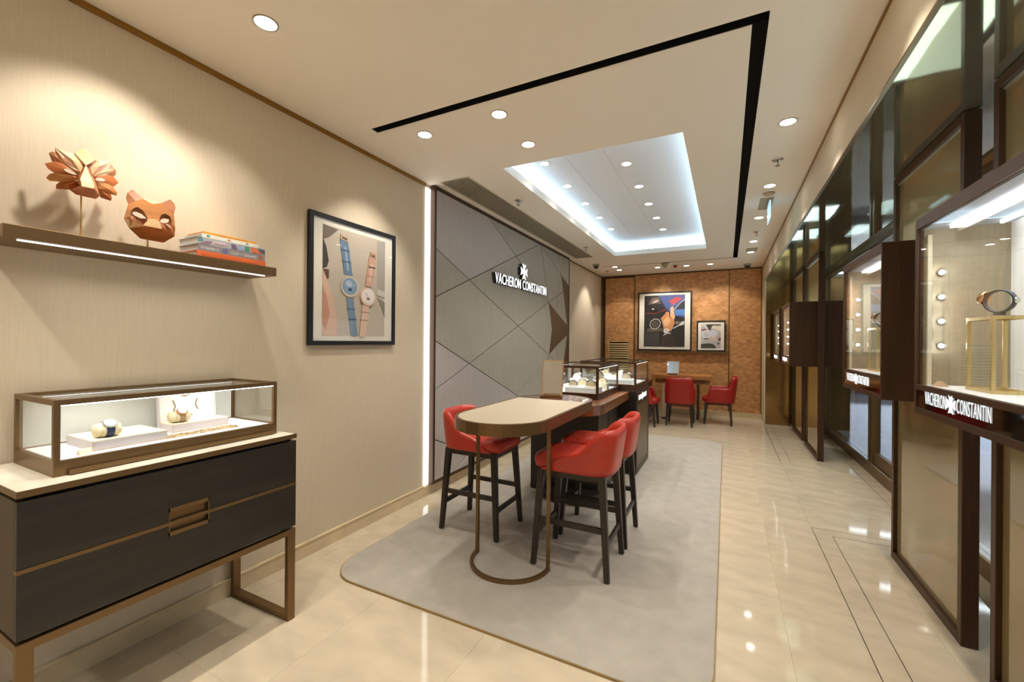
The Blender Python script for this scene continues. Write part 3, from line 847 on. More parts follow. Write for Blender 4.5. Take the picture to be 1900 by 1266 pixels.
# feather with the eye opening, left: built as ring round the eye
def eyeleaf(outer, inner, mt, d0, d1):
    n = len(outer); mx = max(math.hypot(p[0]-rc[0], p[1]-rc[1]) for p in outer)
    dep = lambda p: d0+(d1-d0)*(math.hypot(p[0]-rc[0], p[1]-rc[1])/mx)**1.5
    L_ = [(p[0], p[1], dep(p)) for p in outer] + [(p[0], p[1], dep(p)+.004) for p in inner]
    facet('feather', mt, bk, L_, [(i, (i+1) % n, n+(i+1) % n, n+i) for i in range(n)], .004)
eyeleaf([(0.6565, 2.1951), (0.6814, 2.2137), (0.7118, 2.2150), (0.7585, 2.1990), (0.7583, 2.1760), (0.7169, 2.1700), (0.6817, 2.1687), (0.6656, 2.1791)],
        [(0.710, 2.1920), (0.713, 2.1950), (0.7239, 2.1995), (0.7450, 2.1900), (0.7508, 2.1830), (0.7400, 2.1805), (0.7260, 2.1815), (0.7150, 2.1860)], M['wooddeep'], 0, -.04)
eyeleaf([(0.8041, 2.1990), (0.8438, 2.2165), (0.8671, 2.2176), (0.8855, 2.1951), (0.8688, 2.1733), (0.8450, 2.1755), (0.8306, 2.1735), (0.8030, 2.1780)],
        [(0.8060, 2.1850), (0.8146, 2.1956), (0.8305, 2.1994), (0.8413, 2.1943), (0.8390, 2.1880), (0.8320, 2.1830), (0.8200, 2.1805), (0.8090, 2.1810)], M['wooddeep'], 0, -.04)
leaf('feather', [(0.6609, 2.1401), (0.6703, 2.1597), (0.6863, 2.1687), (0.7289, 2.1756), (0.7583, 2.1759), (0.7584, 2.1657), (0.717, 2.1414), (0.6727, 2.1312)], M['woodmask'], bk, .012, -.025, rc)
leaf('feather', [(0.8068, 2.1754), (0.8387, 2.181), (0.8661, 2.1723), (0.8816, 2.1467), (0.8788, 2.1368), (0.858, 2.1375), (0.8175, 2.1475)], M['woodmask'], bk, .012, -.025, rc)
leaf('feather', [(0.689, 2.1056), (0.6889, 2.122), (0.6981, 2.135), (0.7387, 2.1538), (0.7609, 2.1631), (0.7648, 2.1423), (0.7292, 2.1147)], M['wooddeep'], bk, .008, -.03, rc)
leaf('feather', [(0.8148, 2.1537), (0.8308, 2.1448), (0.8594, 2.1362), (0.8623, 2.1191), (0.8596, 2.1076), (0.8257, 2.1115)], M['wooddeep'], bk, .008, -.03, rc)
facet('crown', M['woodlight'], bk, [(0.7404, 2.2725, -.02), (0.7764, 2.3076, -.045), (0.8075, 2.2699, -.02), (0.7950, 2.2510, .01), (0.7768, 2.2339, .035), (0.7600, 2.2400, .01)], [(0, 1, 4), (1, 2, 4), (2, 3, 4), (0, 4, 5)])
facet('core', M['woodbrown'], bk, [(0.700, 2.228, -.02), (0.7404, 2.266, -.02), (0.7764, 2.285, -.02), (0.815, 2.262, -.02), (0.848, 2.262, -.02), (0.812, 2.205, -.005), (0.800, 2.15, .0), (0.768, 2.15, .0), (0.757, 2.205, -.005)], [(0, 1, 2, 3, 4, 5, 6, 7, 8)])
leaf('brow', [(0.6845, 2.2713), (0.7115, 2.2700), (0.7404, 2.2660), (0.7604, 2.2380), (0.7680, 2.2238), (0.7607, 2.1972), (0.7407, 2.2203), (0.7116, 2.2460)], M['woodlight'], bk, .04, .03, rc)
leaf('brow', [(0.6845, 2.2650), (0.687, 2.2477), (0.7023, 2.2257), (0.7286, 2.2091), (0.7532, 2.1945), (0.7558, 2.1852), (0.7287, 2.2034), (0.6980, 2.2218)], M['woodmask'], bk, .03, .02, rc)
leaf('brow', [(0.7909, 2.2254), (0.8167, 2.2699), (0.8584, 2.2825), (0.8585, 2.2718), (0.8436, 2.2625), (0.8039, 2.2197), (0.7963, 2.1996)], M['woodlight'], bk, .04, .03, rc)
leaf('brow', [(0.7989, 2.2005), (0.8197, 2.2219), (0.8683, 2.2539), (0.8656, 2.2422), (0.8438, 2.2240), (0.8041, 2.1950)], M['woodlight'], bk, .03, .02, rc)
facet('beak', M['woodlight'], bk, [(0.7768, 2.2339, .04), (0.7596, 2.1695, .075), (0.7648, 2.1406, .085), (0.8031, 2.1428, .085), (0.8043, 2.1572, .078)], [(0, 1, 2, 3, 4)], .01)
facet('beak_side', M['woodmask'], bk, [(0.7768, 2.2339, .04), (0.7596, 2.1695, .075), (0.7648, 2.1406, .085), (0.7540, 2.1500, .02), (0.7560, 2.2000, .01)], [(0, 1, 4), (1, 2, 3, 4)], .006)
facet('beak_side', M['woodmask'], bk, [(0.7768, 2.2339, .04), (0.8043, 2.1572, .078), (0.8031, 2.1428, .085), (0.8200, 2.1250, .02), (0.8000, 2.2000, .01)], [(0, 1, 4), (1, 2, 3, 4)], .006)
facet('chin', M['wooddeep'], bk, [(0.7648, 2.1406, .083), (0.8031, 2.1428, .083), (0.8230, 2.1177, .01), (0.8112, 2.1018, .0), (0.7489, 2.1014, .0), (0.7292, 2.1154, .01)], [(0, 1, 2, 3, 4, 5)], .008)

br = thing('wood_mask', 'faceted wooden bear mask with round ears standing low beside the books', 'mask', (WX, .9975, 1.914))
lathe('base', [(.03, 0), (.03, .004), (.008, .006)], (WX-.01, .9975, 1.9142), M['brass'], br)
cyl('rod', (WX-.01, .9975, 1.92), (WX-.01, .9975, 2.0), .0032, .0032, M['brass'], br, 10)
facet('ear', M['woodbrown'], br, [(0.9222, 2.1119, .0), (0.9140, 2.1383, -.02), (0.9188, 2.1625, -.025), (0.9347, 2.1802, -.03), (0.9388, 2.1790, -.03), (0.9740, 2.1529, 0), (0.9473, 2.1307, .01)], [(0, 1, 2, 3, 4, 5, 6)])
facet('ear', M['woodbrown'], br, [(1.0453, 2.1521, 0), (1.0826, 2.1807, -.025), (1.1001, 2.1655, -.025), (1.1049, 2.1478, -.02), (1.0981, 2.1145, 0)], [(0, 1, 2, 3, 4)])
facet('crown', M['woodlight'], br, [(0.9740, 2.1516, .0), (1.0167, 2.1560, -.03), (1.0453, 2.1521, .0), (1.0103, 2.1378, .03)], [(0, 1, 2, 3)])
def eyering(outer, inner, name, mt, doff):
    n = len(outer)
    return [(p[0], p[1], d) for p, d in zip(outer, [doff]*n)]
EL = [(0.9255, 2.0561), (0.9274, 2.0768), (0.9393, 2.0979), (0.9556, 2.1076), (0.9765, 2.0955), (0.9915, 2.0685), (0.9916, 2.0529), (0.9749, 2.0293), (0.9521, 2.0274), (0.9316, 2.0425)]
ER = [(1.0382, 2.0623), (1.0390, 2.0800), (1.0470, 2.0980), (1.0637, 2.1065), (1.0820, 2.0980), (1.0890, 2.0800), (1.0903, 2.0622), (1.0870, 2.0369), (1.0711, 2.0250), (1.0506, 2.0388)]
el_in = [(0.9364, 2.0700), (0.9364, 2.0793), (0.9450, 2.0830), (0.9537, 2.0841), (0.9724, 2.0789), (0.9873, 2.0660), (0.9873, 2.0622), (0.9740, 2.0590), (0.9622, 2.0582), (0.9457, 2.0640)]
er_in = [(1.0404, 2.0602), (1.0430, 2.0680), (1.0481, 2.0755), (1.0616, 2.0831), (1.0740, 2.0830), (1.0798, 2.0811), (1.0790, 2.0740), (1.0753, 2.0665), (1.0595, 2.0584), (1.0480, 2.0580)]
# face plane with the two eye cups left open
bm = bmesh.new()
dep = lambda y, z: .045 - 1.9*(y-1.01)**2/.09*.06 - (.02 if z < 2.03 else 0)
V = {}
def fv(p, extra=0):
    k = (round(p[0], 4), round(p[1], 4), extra)
    if k not in V: V[k] = bm.verts.new(deep(p[0], p[1], dep(*p)+extra))
    return V[k]
faces = [[(0.9222, 2.1119), (0.974, 2.1516), (0.9765, 2.0955), (0.9556, 2.1076), (0.9393, 2.0979), (0.9274, 2.0768)],
         [(0.974, 2.1516), (1.0103, 2.1378), (1.012, 2.075), (0.9915, 2.0685), (0.9765, 2.0955)],
         [(1.0103, 2.1378), (1.0453, 2.1521), (1.0637, 2.1065), (1.047, 2.098), (1.039, 2.08), (1.0382, 2.0623), (1.012, 2.075)],
         [(1.0453, 2.1521), (1.0981, 2.1132), (1.089, 2.08), (1.082, 2.098), (1.0637, 2.1065)],
         [(1.0981, 2.1132), (1.1044, 2.0493), (1.1012, 2.0035), (1.087, 2.0369), (1.0903, 2.0622), (1.089, 2.08)],
         [(1.1012, 2.0035), (1.0507, 2.0282), (1.0506, 2.0388), (1.0711, 2.025), (1.087, 2.0369)],
         [(1.0507, 2.0282), (0.9896, 2.028), (0.9749, 2.0293), (0.9916, 2.0529), (0.9915, 2.0685), (1.012, 2.075), (1.0382, 2.0623), (1.0506, 2.0388)],
         [(0.9896, 2.028), (0.9259, 2.0038), (0.9068, 2.041), (0.9255, 2.0561), (0.9316, 2.0425), (0.9521, 2.0274), (0.9749, 2.0293)],
         [(0.9068, 2.041), (0.9222, 2.1119), (0.9274, 2.0768), (0.9255, 2.0561)]]
for f in faces: bm.faces.new([fv(p) for p in f])
r = bmesh.ops.extrude_face_region(bm, geom=bm.faces[:])
bmesh.ops.translate(bm, verts=[e for e in r['geom'] if isinstance(e, bmesh.types.BMVert)], vec=(-.006, 0, 0))
from_bm('face', bm, M['woodmask'], br)
for Eo, Ei in ((EL, el_in), (ER, er_in)):
    n = len(Eo)
    facet('eye_cup', M['woodbrown'], br, [(p[0], p[1], dep(*p)-.001) for p in Eo] + [(p[0], p[1], dep(*p)-.022) for p in Ei], [(i, (i+1) % n, n+(i+1) % n, n+i) for i in range(n)], .004)
facet('muzzle', M['woodlight'], br, [(0.9068, 2.041, dep(.9068, 2.04)+.002), (0.9259, 2.0038, dep(.9259, 2.0)+.003), (0.9896, 2.028, .052), (1.0507, 2.0282, .052), (1.0382, 2.0610, .05), (1.012, 2.0700, .05), (0.9930, 2.0600, .05), (0.9916, 2.0500, .05), (0.9760, 2.0285, .05), (0.9521, 2.0262, .04), (0.9316, 2.0400, .03)], [(0, 1, 2, 8, 9, 10), (2, 3, 4, 5, 6, 7, 8)], .003)
facet('chin', M['wooddeep'], br, [(0.9259, 2.0032, dep(.9259, 2.0)+.002), (0.9896, 2.0277, .05), (1.0507, 2.0282, .05), (1.1012, 2.0040, dep(1.1012, 2.0)+.002), (1.0579, 1.9643, -.01), (0.9669, 1.9643, -.01)], [(0, 1, 5), (1, 2, 4, 5), (2, 3, 4)], .006)

def book(x0, x1, y0, y1, z0, z1, cover, label, texts=(), dec=()):
    t = thing('book', label, 'book', ((x0+x1)/2, (y0+y1)/2, z0), 'books stacked on the wall shelf')
    c = .003
    box('pages', x0, x1-.004, y0+.004, y1-.004, z0+c, z1-c, M['paper'], t)
    box('cover', x0, x1, y0, y1, z0, z0+c, cover, t)
    box('cover', x0, x1, y0, y1, z1-c, z1, cover, t)
    box('spine', x1-.004, x1+.001, y0, y1, z0+.0001, z1-.0001, cover, t, .001)
    fr = uvn((x1+.001, y0, z0), (0, 1, 0), (0, 0, 1), (1, 0, 0))
    L_, H = y1-y0, z1-z0
    for k, (rgb, pts) in enumerate(dec):
        planar('cover_art', [[(u*L_, v*H) for u, v in pts]], fr, .0001, .0004+.0001*k, flat(rgb), t)
    for body, u, v, wd, hh, rgb in texts:
        f2 = uvn(fr(u*L_, v*H, .0006+.0001*len(dec)), (0, 1, 0), (0, 0, 1), (1, 0, 0))
        letters(body, f2, wd*L_, hh*H, .0002, flat(rgb), t, name='title', join=True)
zb = 1.9145
bx0, bx1 = -2.555, -2.372
book(bx0, bx1, 1.172, 1.525, zb, zb+.033, M['orange'], 'thick orange book at the bottom of the stack', [('FLYING TOO CLOSE TO THE SUN', .06, .56, .52, .2, (206, 96, 46)), ('MYTHS IN ART FROM CLASSICAL TO CONTEMPORARY', .06, .2, .84, .2, (150, 50, 20))])
book(bx0, bx1-.002, 1.178, 1.523, zb+.0335, zb+.066, M['greycover'], 'grey book titled in white, second from the bottom of the stack', [('VITAMIN C', .03, .28, .25, .42, (240, 240, 240)), ('CLAY + CERAMIC', .46, .24, .4, .42, (240, 240, 240))],
     [((110, 108, 150), ell(.37, .5, .045, .42)), ((196, 92, 60), ell(.92, .5, .022, .42))])
book(bx0, bx1-.002, 1.178, 1.522, zb+.0665, zb+.104, flat((176, 176, 178)), 'book with a multicoloured striped spine in the middle of the stack', (),
     [((96, 140, 150), [(0, .3), (.07, .4), (.05, 1), (0, 1)]), ((150, 120, 140), [(.02, .1), (.15, .1), (.2, .6), (.1, .5)]), ((206, 196, 196), [(.18, .15), (.4, .3), (.38, .8), (.2, .7)]), ((170, 120, 120), [(.2, .25), (.4, .3), (.38, .42), (.22, .4)]),
      ((120, 96, 130), [(.47, .1), (.56, .1), (.53, .8), (.46, .8)]), ((150, 170, 200), [(.58, .1), (.66, .1), (.63, .85), (.56, .85)]), ((80, 150, 120), [(.67, .15), (.75, .15), (.74, .85), (.67, .85)]), ((226, 120, 80), [(.78, .1), (.95, .1), (.86, .85), (.76, .85)]), ((80, 100, 112), [(.92, .4), (1, .1), (1, .85), (.88, .9)])])
book(bx0+.01, bx1-.01, 1.199, 1.49, zb+.1045, zb+.124, M['offwhite'], 'off-white book, second from the top of the stack', (),
     [((90, 170, 160), ell(.1, .5, .03, .35)), ((226, 110, 70), ell(.45, .5, .03, .2)), ((150, 160, 170), ell(.78, .55, .025, .35))])
book(bx0+.02, bx1-.012, 1.209, 1.479, zb+.1245, zb+.136, M['amber'], 'thin amber-orange book on top of the stack', (), [((206, 130, 40), [(.25, .35), (.8, .35), (.8, .6), (.25, .6)])])

# ------------------------------------------------------------------ console cabinet, left foreground
cb = thing('console_cabinet', 'dark oak two-drawer console cabinet on a bronze frame with marble top', 'cabinet', (-2.32, 1.0, 0))
XF = -2.063; XB = -2.575; Y0, Y1 = .50, 1.505
box('marble_top', XB, XF-.002, Y0, Y1, .972, .992, M['marble'], cb)
boxes('top_edge', [(XF-.002, XF+.002, Y0-.002, Y1+.002, .970, .993), (XB, XF-.002, Y0-.002, Y0, .970, .993), (XB, XF-.002, Y1, Y1+.002, .970, .993)], M['bronze'], cb)
box('shadow_gap', XB, XF-.02, Y0+.02, Y1-.02, .957, .972, M['blackgap'], cb)
box('body', XB, XF-.022, Y0+.0, Y1-.0, .50, .957, M['oakside'], cb)
for nm_, z0, z1, hz0, hz1 in (('drawer', .735, .957, .743, .79), ('drawer', .50, .718, .675, .712)):
    dr = bpy.data.objects.new('drawer', None); COL.objects.link(dr); dr.parent = cb; dr.location = Vector((XF, 1.0, z0))-cb.location
    up = z0 > .6
    hy0, hy1 = .923, 1.077
    # front made of boards around the handle recess
    hA, hB = (z0, hz1) if up else (hz0, z1)
    boxes('front', [(XF-.02, XF, Y0, hy0, z0, z1), (XF-.02, XF, hy1, Y1, z0, z1), (XF-.02, XF, hy0, hy1, *((hB, z1) if up else (z0, hA)))], M['oak'], dr)
    boxes('handle', [(XF-.004, XF+.002, hy0, hy1, *((hB-.016, hB) if up else (hA, hA+.016))), (XF-.004, XF+.002, hy0, hy0+.004, hA, hB), (XF-.004, XF+.002, hy1-.004, hy1, hA, hB), (XF-.0195, XF-.016, hy0, hy1, hA, hB)], M['bronze'], dr)
box('mid_rail', XF-.02, XF+.002, Y0-.001, Y1, .719, .733, M['bronze'], cb)
box('shadow_gap', XB+.02, XF-.03, Y0+.03, Y1-.03, .486, .50, M['blackgap'], cb)
lw = .027
boxes('top_rail', [(XF-lw, XF, Y0, Y1, .458, .486), (XB, XB+lw, Y0, Y1, .458, .486), (XB+lw, XF-lw, Y0, Y0+lw, .458, .486), (XB+lw, XF-lw, Y1-lw, Y1, .458, .486)], M['bronze'], cb)
for y0 in (Y0, Y1-.042):
    box('leg', XF-lw, XF, y0, y0+.042, 0.001, .458, M['bronze'], cb, .0015)
    box('leg', XB, XB+lw, y0, y0+.042, 0.001, .458, M['bronze'], cb, .0015)
    box('foot_rail', XB+lw, XF-lw, y0, y0+.042, 0.001, .028, M['bronze'], cb, .0015)

def vitrine(name, label, x0, x1, y0, y1, z0, z1, basez, post, frm, group=None, floor_mt='white', open_back=True):
    t = thing(name, label, 'display case', ((x0+x1)/2, (y0+y1)/2, z0), group)
    boxes('base', [(x0, x1, y0, y1, z0, basez-.006)], frm, t)
    box('display_floor', x0+post, x1-post, y0+post, y1-post, basez-.006, basez, M[floor_mt], t)
    boxes('base_rim', [(x0, x0+post, y0, y1, basez-.006, basez+.004), (x1-post, x1, y0, y1, basez-.006, basez+.004), (x0+post, x1-post, y0, y0+post, basez-.006, basez+.004), (x0+post, x1-post, y1-post, y1, basez-.006, basez+.004)], frm, t)
    for xx_ in (x0, x1-post):
        for yy_ in (y0, y1-post): box('post', xx_, xx_+post, yy_, yy_+post, basez+.004, z1-.02, frm, t)
    boxes('top_frame', [(x0, x0+post, y0, y1, z1-.02, z1), (x1-post, x1, y0, y1, z1-.02, z1), (x0+post, x1-post, y0, y0+post, z1-.02, z1), (x0+post, x1-post, y1-post, y1, z1-.02, z1)], frm, t)
    g = .004
    box('top_glass', x0+post, x1-post, y0+post, y1-post, z1-.010, z1-.006, M['glass'], t)
    for a in ((x0+post, x1-post, y0+.005, y0+.005+g), (x0+post, x1-post, y1-.005-g, y1-.005), (x0+.005, x0+.005+g, y0+post, y1-post), (x1-.005-g, x1-.005, y0+post, y1-post)):
        box('glass_pane', *a, basez+.004, z1-.02, M['glass'], t)
    # slim light profiles under the top frame
    for xx_ in (x0+post*.3, x1-post*.9):
        box('light_profile', xx_, xx_+post*.6, y0+post, y1-post, z1-.0235, z1-.0202, M['ledcase'], t)
    return t
vc = vitrine('display_case', 'long low glass display case with bronze frame on the marble console', -2.565, -2.165, .612, 1.462, .9925, 1.272, 1.045, .018, M['bronze'])
box('front_ledge', -2.165, -2.150, .65, 1.44, .995, 1.012, M['bronze'], vc, .002)
box('back_lining', -2.558, -2.548, .632, 1.442, 1.05, 1.25, mat('case_back_linen', (196, 196, 188), .8), vc)
for yy_ in (.75, 1.25):
    al = area((0, 0, 0), (0, 0, -1), .3, .3, .28, (1, .98, .95), 160); al.parent = vc; al.location = Vector((-2.36, yy_+.05, 1.247)) - vc.location

def block(name, label, x0, x1, y0, y1, z0, z1, group=None):
    t = thing(name, label, 'display stand', ((x0+x1)/2, (y0+y1)/2, z0), group)
    box('body', x0, x1, y0, y1, z0, z1-.004, M['lilac'], t)
    box('top', x0, x1, y0, y1, z1-.004, z1, M['cream'], t)
    e = .0018
    for xx_ in (x0-e*.5, x1-e*.5):
        for yy_ in (y0-e*.5, y1-e*.5): box('edge', xx_, xx_+e, yy_, yy_+e, z0, z1, M['peach'], t)
    box('edge', x1-e*.5, x1+e*.5, y0, y1, z0+.001, z0+.003, M['peach'], t)
    return t
ZF = 1.0452
block('display_block', 'pale lilac leather display block under the blue-strapped watch', -2.505, -2.257, .749, 1.0, ZF, ZF+.04)
block('display_block', 'smaller pale lilac block under the tan-strapped watch', -2.48, -2.37, 1.073, 1.327, ZF, ZF+.04)

def watch(name, label, c, R, strap, metal, group=None, tilt=-.5, wdt=.011):
    """watch round a cushion: loop in the x-z plane, face tilted toward +x and up"""
    t = thing(name, label, 'watch', (c[0], c[1], c[2]-R*.75), group)
    n = 28
    outer = [(c[0]+R*1.1*math.cos(2*PI*i/n), c[2]+R*.80*math.sin(2*PI*i/n)) for i in range(n)]
    inner = [(c[0]+R*1.04*math.cos(2*PI*i/n), c[2]+R*.74*math.sin(2*PI*i/n)) for i in range(n)]
    ringprism('strap', outer, inner, c[1]-wdt, c[1]+wdt, strap, t, 'y')
    a = math.radians(52)
    nrm = Vector((math.cos(a), 0, math.sin(a)))
    p = Vector(c) + Vector((R*1.1*math.cos(a), 0, R*.80*math.sin(a)))
    cyl('case', p-nrm*.001, p+nrm*.007, wdt*1.75, wdt*1.75, metal, t, 28)
    cyl('bezel', p+nrm*.007, p+nrm*.009, wdt*1.75, wdt*1.5, metal, t, 28)
    cyl('dial', p+nrm*.009, p+nrm*.0094, wdt*1.42, wdt*1.42, M['dial'], t, 28)
    up = Vector((-math.sin(a), 0, math.cos(a)))
    q = p + nrm*.0098
    cyl('hand', q, q+up*wdt*.9, .0007, .0004, M['dark'], t, 6)
    cyl('hand', q, q+Vector((0, 1, 0))*wdt*.8, .0007, .0004, M['dark'], t, 6)
    cyl('crown', p+nrm*.004+Vector((0, wdt*1.75, 0)), p+nrm*.004+Vector((0, wdt*2.1, 0)), .003, .003, metal, t, 10)
    return t
def cushion(label, c, R, hw, group=None):
    t = thing('watch_cushion', label, 'cushion', (c[0], c[1], c[2]-R*.74), group)
    n = 24
    for s0, s1, k in ((-hw, -hw*.62, .93), (-hw*.62, hw*.62, 1), (hw*.62, hw, .93)):
        pts = [(c[0]+R*k*math.cos(2*PI*i/n), max(c[2]-R*.70, c[2]+R*.72*k*math.sin(2*PI*i/n))) for i in range(n)]
        prism('pillow_section', pts, 'y', c[1]+s0+.0004, c[1]+s1-.0004, M['creamy'], t, 0, True)
    return t
c1 = (-2.325, .815, ZF+.04+.030); c2 = (-2.425, 1.125, ZF+.04+.028)
cushion('cream pillow holding the blue-strapped watch', c1, .040, .038); watch('watch', 'silver watch with navy strap on a cream pillow', c1, .040, M['navy'], M['steel'], wdt=.0130)
cushion('cream pillow holding the tan-strapped watch', c2, .038, .036); watch('watch', 'rose gold watch with tan strap on a cream pillow', c2, .038, M['tan'], M['rosegold'], wdt=.0125)
# open box lid with emblem behind the second block
t = thing('presentation_lid', 'white open box lid with thin gold cross outline, leaning on the case back', 'box lid', (-2.53, 1.2, ZF))
fr = uvn((-2.49, 1.075, ZF+.012), (0, 1, 0), (-.16, .012, .987), (.987, 0, .16))
planar('panel', [[(0, 0), (.25, 0), (.25, .155), (0, .155)]], fr, -.008, 0, M['white'], t)
planar('side_edge', [[(-.006, -.004), (0, -.004), (0, .159), (-.006, .159)]], fr, -.014, .006, M['lilac'], t)
planar('side_edge', [[(.25, -.004), (.256, -.004), (.256, .159), (.25, .159)]], fr, -.014, .006, M['lilac'], t)
cp = cross_pts(.118, .115, .10); ci = cross_pts(.104, .115, .10)
bm = bmesh.new(); n = len(cp)
vo = [bm.verts.new(fr(*p, .0006)) for p in cp]; vi = [bm.verts.new(fr(*p, .0006)) for p in ci]
for i in range(n): bm.faces.new((vo[i], vo[(i+1) % n], vi[(i+1) % n], vi[i]))
from_bm('cross_outline', bm, M['gold'], t)
# gold mosaic strip: small squares
t = thing('mosaic_strip', 'strip of tiny gold mosaic pieces lying on the case floor', 'decoration', (-2.29, 1.16, ZF))
box('tray', -2.33, -2.25, 1.0, 1.32, ZF, ZF+.0012, M['cream'], t)
cols = [M['brass'], M['peach'], M['gold'], M['creamy']]
lists = [[] for _ in cols]
for i in range(10):
    for j in range(40):
        k = random.randrange(4); h = random.uniform(.001, .0035)
        lists[k].append((-2.329+i*.0079, -2.329+i*.0079+.0068, 1.001+j*.00795, 1.001+j*.00795+.0068, ZF+.0012, ZF+.0012+h))
for k, l in enumerate(lists): tag(boxes('mosaic_pieces', l, cols[k], t), kind='stuff')
t = thing('price_card', 'small folded cream card at the front left of the console case', 'card', (-2.235, .72, ZF))
prism('card', [(-2.255, ZF), (-2.222, ZF), (-2.2385, ZF+.022)], 'y', .70, .738, M['cream'], t)
box('card_foot', -2.256, -2.221, .6995, .7385, ZF-.0001, ZF+.001, M['brass'], t)

# ------------------------------------------------------------------ bar table
bt = thing('bar_table', 'oval-ended bar table with cream leather top and bronze rim, on two thin legs', 'table', (-1.285, 2.55, .012))
def capsule(cx, hw, y0, y1, k=20):
    pts = []
    for i in range(k+1):
        a = -PI + PI*i/k; pts.append((cx+hw*math.cos(a), y0+hw*math.sin(a)))
    for i in range(k+1):
        a = PI*i/k; pts.append((cx+hw*math.cos(a), y1+hw*math.sin(a)))
    return pts
CX = -1.281
co, ci_ = capsule(CX, .316, 2.42, 3.31), capsule(CX, .296, 2.42, 3.31)
ringprism('rim', co, ci_, .948, 1.020, M['bronze'], bt)
prism('under_panel', ci_, 'z', .952, 1.0, M['ctrdark'], bt)
k = len(ci_)//2
near = ci_[:k] + [(CX+.296, 3.25), (CX-.296, 3.25)]
prism('leather_top', near, 'z', 1.0, 1.0205, M['leather'], bt)
prism('walnut_end', [(CX-.296, 3.2505), (CX+.296, 3.2505)] + ci_[k:], 'z', 1.0, 1.019, M['walnutdark'], bt)
for sx in (-1.552, -1.018): box('leg', sx-.011, sx+.011, 2.536, 2.558, .034, .952, M['bronze'], bt, .002)
arcO = [(-1.285+.278*math.cos(a), 2.547+.278*math.sin(a)) for a in [PI + PI*i/24 for i in range(25)]]
arcI = [(-1.285+.256*math.cos(a), 2.547+.256*math.sin(a)) for a in [PI + PI*i/24 for i in range(25)]]
prism('floor_arc', arcO + [(arcO[-1][0], 2.558), (arcI[-1][0], 2.558)] + arcI[::-1] + [(arcI[0][0], 2.558), (arcO[0][0], 2.558)], 'z', .0125, .034, M['bronze'], bt)

# ------------------------------------------------------------------ counter
ct = thing('counter', 'dark counter with thick walnut top behind the bar table', 'counter', (-1.35, 4.3, .012))
wt = rrect(-1.74, -.967, 3.45, 4.82, [0, 0, .28, .28], 10)
prism('walnut_top', wt, 'z', .858, .9445, M['walnut'], ct, .004)
box('body', -1.765, -1.075, 3.92, 4.82, .0125, .858, M['ctrdark'], ct, .004)
for y0 in (3.925, 4.30): box('side_panel', -1.0749, -1.069, y0, y0+.36, .06, .85, M['ctrbrown'], ct)
for x0 in (-1.76, -1.42): box('front_panel', x0, x0+.335, 3.913, 3.9199, .06, .85, M['ctrdark'], ct)
prism('plinth', rrect(-1.62, -1.02, 3.66, 3.912, [0, 0, .24, .24], 10), 'z', .0125, .10, M['ctrdark'], ct, .003)
prism('plinth_trim', rrect(-1.628, -1.012, 3.652, 3.911, [0, 0, .245, .245], 10), 'z', .0125, .024, M['bronze'], ct)

cc = thing('counter_cabinet', 'tall dark bronze counter cabinet carrying the farther glass case', 'cabinet', (-1.2, 5.23, .012))
box('body', -1.54, -.888, 4.826, 5.64, .0125, .952, M['ctrdark'], cc, .004)
boxes('side_frame', [(-.888, -.882, 4.828, 4.87, .03, .94), (-.888, -.882, 5.60, 5.638, .03, .94), (-.888, -.882, 4.87, 5.60, .03, .09), (-.888, -.882, 4.87, 5.60, .78, .94)], M['ctrbrown'], cc)
box('side_panel', -.8879, -.885, 4.87, 5.60, .09, .78, M['inlay'], cc)
fr = uvn((-.882, 4.93, .84), (0, 1, 0), (0, 0, 1), (1, 0, 0))
letters('VACHERON', fr, .21, .055, .003, M['signsoft'], cc, bold=.004)
letters('CONSTANTIN', uvn(fr(.29, 0), (0, 1, 0), (0, 0, 1), (1, 0, 0)), .23, .055, .003, M['signsoft'], cc, bold=.004)
planar('emblem', [cross_pts(.085)], uvn(fr(.25, .028), (0, 1, 0), (0, 0, 1), (1, 0, 0)), 0, .003, M['signsoft'], cc)

v1 = vitrine('display_case', 'nearer glass watch case on the walnut counter behind the table mirror', -1.63, -1.082, 3.955, 4.80, .945, 1.264, .997, .022, M['darkbronze'])
v2 = vitrine('display_case', 'farther glass watch case on the tall dark counter cabinet', -1.54, -.892, 4.83, 5.645, .953, 1.275, 1.015, .022, M['darkbronze'])
for v_, cx_, cyy, z_ in ((v1, -1.36, 4.38, 1.24), (v2, -1.22, 5.24, 1.25)):
    al = area((0, 0, 0), (0, 0, -1), .4, .6, 1.3, (1, .98, .95), 160); al.parent = v_; al.location = Vector((cx_, cyy, z_)) - v_.location

